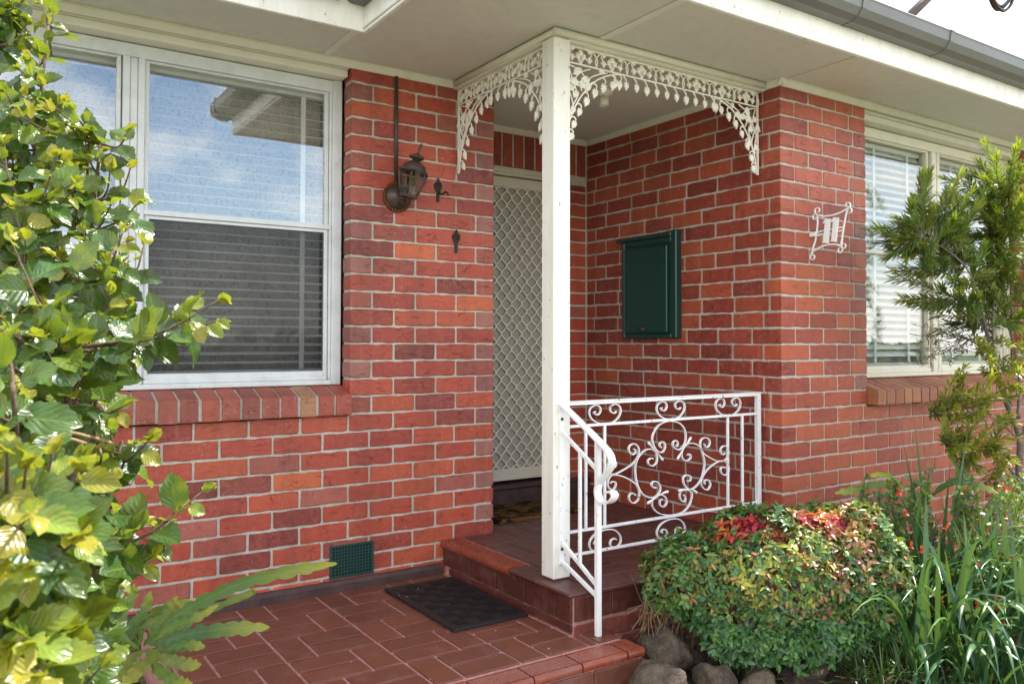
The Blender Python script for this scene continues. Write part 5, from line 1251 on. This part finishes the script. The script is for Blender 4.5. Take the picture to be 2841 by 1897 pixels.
def nearest(e): return min((p for P in LIMBS for p in P), key=lambda p: (p-e).length+max(0, p.z-e.z)*1.2)
G1, G2, G3 = (.085, .15, .035), (.11, .185, .035), (.15, .18, .045)
hand = [(2010, 520), (2050, 500), (2090, 470), (2120, 455), (2140, 480), (2060, 560), (2030, 590), (2100, 560), (2165, 540), (2190, 500), (2215, 520), (2130, 400), (2160, 410), (2175, 430), (2205, 395), (2240, 370), (2285, 350), (2330, 340), (2345, 380), (2260, 410), (2300, 420), (2230, 440), (2280, 470), (2320, 470), (2250, 500), (2200, 460), (2345, 460), (2040, 640), (2080, 640), (2120, 620), (2060, 690), (2100, 700), (2150, 600), (2190, 590), (2220, 560), (2260, 560), (2300, 540), (2340, 560), (2250, 640), (2290, 640), (2330, 640), (2200, 660), (2230, 680), (2340, 720), (2310, 600), (2160, 660), (2010, 560), (2030, 540), (2270, 690), (2140, 560), (2080, 590), (2180, 490), (2350, 520), (2380, 420), (2400, 600), (2390, 700)]
for (x, y) in hand+[(a+rng.uniform(-35, 35), b+rng.uniform(-35, 35)) for a, b in hand]:
    if x < 2075 and y < 470: continue
    e = PD(x, y, 4.2+rng.uniform(-.16, .12)); e.y = min(e.y, 2.62); s0 = nearest(e); L0 = (s0-e).length
    if L0 > .30: s0 = e+(s0-e)*(.30/L0)
    if L0 < .1: s0 = e+Vector((.03, .02, -.15))
    spray(e, s0, rng.choice([G1, G1, G2, G3]), tipcol=(.26, .32, .03) if rng.random() < .65 else G2, n=rng.randrange(58, 78))
for k in range(90):
    x, y = rng.uniform(2130, 2420), rng.uniform(420, 770); e = PD(x, y, 4.25+rng.uniform(-.1, .25)); e.y = min(e.y, 2.62); s0 = nearest(e); L0 = (s0-e).length
    if L0 > .28: s0 = e+(s0-e)*(.28/L0)
    if L0 < .1: s0 = e+Vector((.05, .02, -.13))
    spray(e, s0, rng.choice([G1, G3, (.12, .14, .03), (.16, .13, .025)]), tipcol=G2, n=44)
YG = (.27, .28, .028)  # young growth, yellowed further: the glow of backlight is put into the colour
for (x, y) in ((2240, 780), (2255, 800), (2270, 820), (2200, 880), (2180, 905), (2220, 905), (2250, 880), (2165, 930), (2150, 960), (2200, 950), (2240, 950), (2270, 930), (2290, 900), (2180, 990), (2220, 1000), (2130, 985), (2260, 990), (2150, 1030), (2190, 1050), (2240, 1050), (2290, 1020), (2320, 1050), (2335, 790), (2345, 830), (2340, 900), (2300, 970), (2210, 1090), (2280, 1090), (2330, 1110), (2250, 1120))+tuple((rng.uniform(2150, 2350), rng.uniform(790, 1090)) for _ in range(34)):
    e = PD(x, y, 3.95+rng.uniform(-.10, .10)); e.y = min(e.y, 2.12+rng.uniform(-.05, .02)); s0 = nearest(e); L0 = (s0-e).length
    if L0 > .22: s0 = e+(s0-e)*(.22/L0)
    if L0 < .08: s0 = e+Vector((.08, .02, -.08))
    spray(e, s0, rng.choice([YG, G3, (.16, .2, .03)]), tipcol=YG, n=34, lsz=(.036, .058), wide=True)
# unseen sprays added off to the right, to shade the low plants
for k in range(170):
    e = Vector((rng.uniform(4.95, 6.4), rng.uniform(1.2, 1.93), rng.uniform(.1, 2.5)))
    if (e-CAMP).dot(rt)/(e-CAMP).dot(fwn) < .64: continue
    spray(e, e+Vector((rng.uniform(-.1, .1), rng.uniform(-.05, .1), -.2)), rng.choice([G1, G2, G3]), n=46, lsz=(.05, .085))
stems(ca, [(fit_front(catmull([bs+Vector((.1, 0, 0)), PD(2480, 1000, 4.5), PD(2560, 700, 4.6), PD(2600, 420, 4.7)], 6)), .015, .005), (fit_front(catmull([bs+Vector((.14, -.05, 0)), PD(2600, 1100, 4.5), PD(2800, 800, 4.6)], 6)), .015, .005)], GREYB)
tag(cmass.build('foliage', CL, ca, True, False), kind='stuff'); tag(ctw.build('twig', GREYB, ca, True), kind='stuff')
# dead twigs hanging in it
dm = MB(); dt = MB()
for k in range(26):
    e = PD(rng.uniform(2090, 2210), rng.uniform(735, 850), 4.12+rng.uniform(-.08, .08)); s0 = PD(2190+rng.uniform(-60, 60), 770+rng.uniform(-20, 30), 4.15); P = catmull([s0, s0.lerp(e, .5)+rv(.03), e], 4); dt.tube(P, .0011, 4)
    for j in range(9): p = P[rng.randrange(2, len(P))]; addleaf(dm, CN[0], frame(p, rv(1)-UP*.3, rv(1), rng.uniform(.025, .045)), jit((.06, .032, .022), .3))
dt.tube(catmull([LIMBS[0][28], PD(2190, 768, 4.16), PD(2120, 770, 4.13), PD(2085, 765, 4.12)], 5), .0022, 5); dt.tube(catmull([PD(2200, 770, 4.15), PD(2265, 790, 4.2)], 5), .002, 5)
tag(dm.build('dead_leaf', leaf_mat('dead_leaf', 'attr', .1, .7, False), ca, True, False), kind='stuff'); tag(dt.build('dead_twig', BARK, ca, True), kind='stuff')
# second leaf cactus by the right wall
e2 = empty('leaf_cactus', PD(2000, 1210, 4.1), 'leaf cactus leaves poking out beside the right brick wall among the shrubs', 'plant')
e2.location.y = 2.6; e2.location.z = -.14
def E4(L_): return [Vector((p.x, min(p.y, 2.70), p.z)) for p in (PD(*q_) for q_ in L_)]
scallop(E4([(2010, 1150, 3.95), (1960, 1130, 3.95), (1900, 1128, 3.95), (1842, 1122, 3.95)]) if False else E4([(2060, 1105, 4.0), (2010, 1110, 3.98), (1960, 1122, 3.96), (1915, 1130, 3.95)]), .030, e2, (.10, .20, .03), TC)
scallop(E4([(2180, 1180, 4.0), (2200, 1090, 4.0), (2170, 1000, 4.0), (2165, 935, 4.0)]), .034, e2, (.12, .20, .05), TC)
scallop(E4([(2230, 1200, 4.0), (2300, 1130, 3.95), (2330, 1180, 3.9), (2335, 1220, 3.9)]), .034, e2, (.14, .24, .03), TC)
scallop(E4([(2120, 1150, 4.0), (2180, 1105, 3.9), (2240, 1110, 3.85), (2290, 1130, 3.85)]), .034, e2, (.05, .12, .04), TC)
scallop(E4([(2090, 1140, 4.0), (2040, 1090, 4.0), (1990, 1090, 4.0)]), .022, e2, (.2, .28, .03), TC)
# ---- rocks along the bed
from mathutils import noise as mn
def rock(x, y, d_, rx, ry, rz_, label, seed):
    p = PD(x, y, d_)-Vector((0, 0, .022)); q = MB(); vs = []; nu, nv = 36, 22
    for j in range(nv+1):
        th = math.pi*j/nv
        for i in range(nu):
            ph_ = 2*math.pi*i/nu; v = Vector((math.sin(th)*math.cos(ph_), math.sin(th)*math.sin(ph_), math.cos(th)))
            k = 1+.42*mn.noise(v*1.2+Vector((seed*3.1, 0, 0)))+.12*mn.noise(v*2.4+Vector((0, seed, 0)))+.035*mn.noise(v*8)
            vs.append((v.x*rx*k, v.y*ry*k, v.z*rz_*k))
    fs = [(j*nu+i, j*nu+(i+1) % nu, (j+1)*nu+(i+1) % nu, (j+1)*nu+i) for j in range(nv) for i in range(nu)]
    q.add([Vector(v)+p for v in vs], fs); o = one('rock', STONE, label, 'rock', q, True, 'rocks edging the garden bed')
    return o
rock(1528, 1478, 3.25, .085, .10, .085, 'brown-grey rock tucked under the shrub beside the porch step', 1)
rock(1515, 1562, 3.02, .10, .10, .095, 'rounded rock right beside the red landing nosing at the bottom edge', 2)
rock(1640, 1555, 3.10, .075, .08, .08, 'dark grey rock under the middle of the low rounded shrub', 3)
rock(1745, 1562, 3.10, .068, .08, .072, 'square grey rock behind the thin grass tuft', 4)
rock(1845, 1525, 3.22, .085, .08, .065, 'brown rock under the drooping right side of the low shrub', 5)
rock(1918, 1505, 3.38, .035, .05, .045, 'smallest dark rock between the low shrub and the strap leaves', 6)
rock(1600, 1500, 3.35, .06, .07, .06, 'half hidden rock behind the front rocks under the shrub', 7)
# ---- grass and litter
def gp(x, y): p = onZ(x*DS, y*DS, -.155); return p
for i, (x, y, n, ln, lab) in enumerate(((1690, 1560, 9, .20, 'thin upright grass tuft between the rocks'), (1940, 1545, 30, .24, 'spreading bright green grass tuft right of the rocks'), (2070, 1560, 60, .30, 'low grass flopping over the soil under the strap leaves'), (2000, 1590, 40, .26, 'grass tuft at the bottom edge between low shrub and strap leaves'), (470, 1600, 7, .16, 'few blue-green grass blades at the landing edge'))):
    p = gp(x, y)
    g_ = empty('grass_tuft', p, lab, 'grass')
    for k in range(n): blade(p+Vector((rng.uniform(-.05, .05), rng.uniform(-.05, .05), 0)), rng.uniform(0, 6.28), R(rng.uniform(25, 82)), ln*rng.uniform(.5, 1.1), rng.uniform(.004, .007), rng.uniform(.5, 2.2), jit(rng.choice([(.07, .17, .03), (.09, .2, .035), (.05, .13, .04)])), g_)
lit = MB()
for k in range(900):
    x = rng.uniform(2.25, 4.2); y = rng.uniform(1.5, 2.6); p = Vector((x, y, -.14+.03*math.sin(x*5+y*3)-.03*max(0, 2-y)+rng.uniform(0, .012)))
    if rng.random() < .5:
        a = rng.uniform(0, 6.28); l_ = rng.uniform(.02, .07); d = Vector((math.cos(a), math.sin(a), rng.uniform(-.1, .25)))*l_; lit.sweep([p, p+d*.5+rv(.004), p+d], [(-.0009, -.0009), (.0009, -.0009), (0, .0012)])
    else:
        M = frame(p, rv(1), UP+rv(.5), rng.uniform(.012, .028)); lit.add([M @ Vector(v) for v in CN[1][0]*np.array([3, 1, 1])], CN[1][1])
tag(lit.build('leaf_litter', DRY), 'dry leaf litter and twigs over the garden soil', 'litter', kind='stuff')
lit = MB()
for k in range(26):
    x = rng.uniform(1.0, 2.0); y = rng.uniform(2.45, 3.7); M = frame(Vector((x, y, .0145 if (1.68 < x < 2.05 and y > 2.95) else .0025)), Vector((rng.uniform(-1, 1), rng.uniform(-1, 1), 0)), UP, rng.uniform(.005, .012)); lit.add([M @ Vector(v) for v in CN[1][0]*np.array([3, 1, .2])], CN[1][1])
tag(lit.build('petal_litter', TAPE), 'tiny pale bits scattered over the landing and the black mat', 'litter', kind='stuff')
# ---- what stands across the front garden (seen only in the panes)
hd = empty('hedge', (6, -11, -.19), 'clipped green hedge across the street behind the viewer', 'hedge')
hm = MB()
for k in range(7000):
    x = rng.uniform(-14, 30); f_ = rng.random(); z = rng.uniform(-.1, 1.25)+.12*math.sin(x*1.3); y = -11+rng.uniform(-.35, .35)-.1*abs(x)*0
    addleaf(hm, RL, frame(Vector((x, y, z)), rv(1), Vector((0, 1, .5))+rv(.8), rng.uniform(.16, .3)), jit(rng.choice([(.05, .11, .03), (.08, .15, .04), (.04, .09, .03)])))
tag(hm.build('foliage', SU, hd, True, False), kind='stuff')
q = MB(); q.box(-14, 30, -11.25, -10.75, -.19, 1.0); q.build('branch_core', BARK, hd)
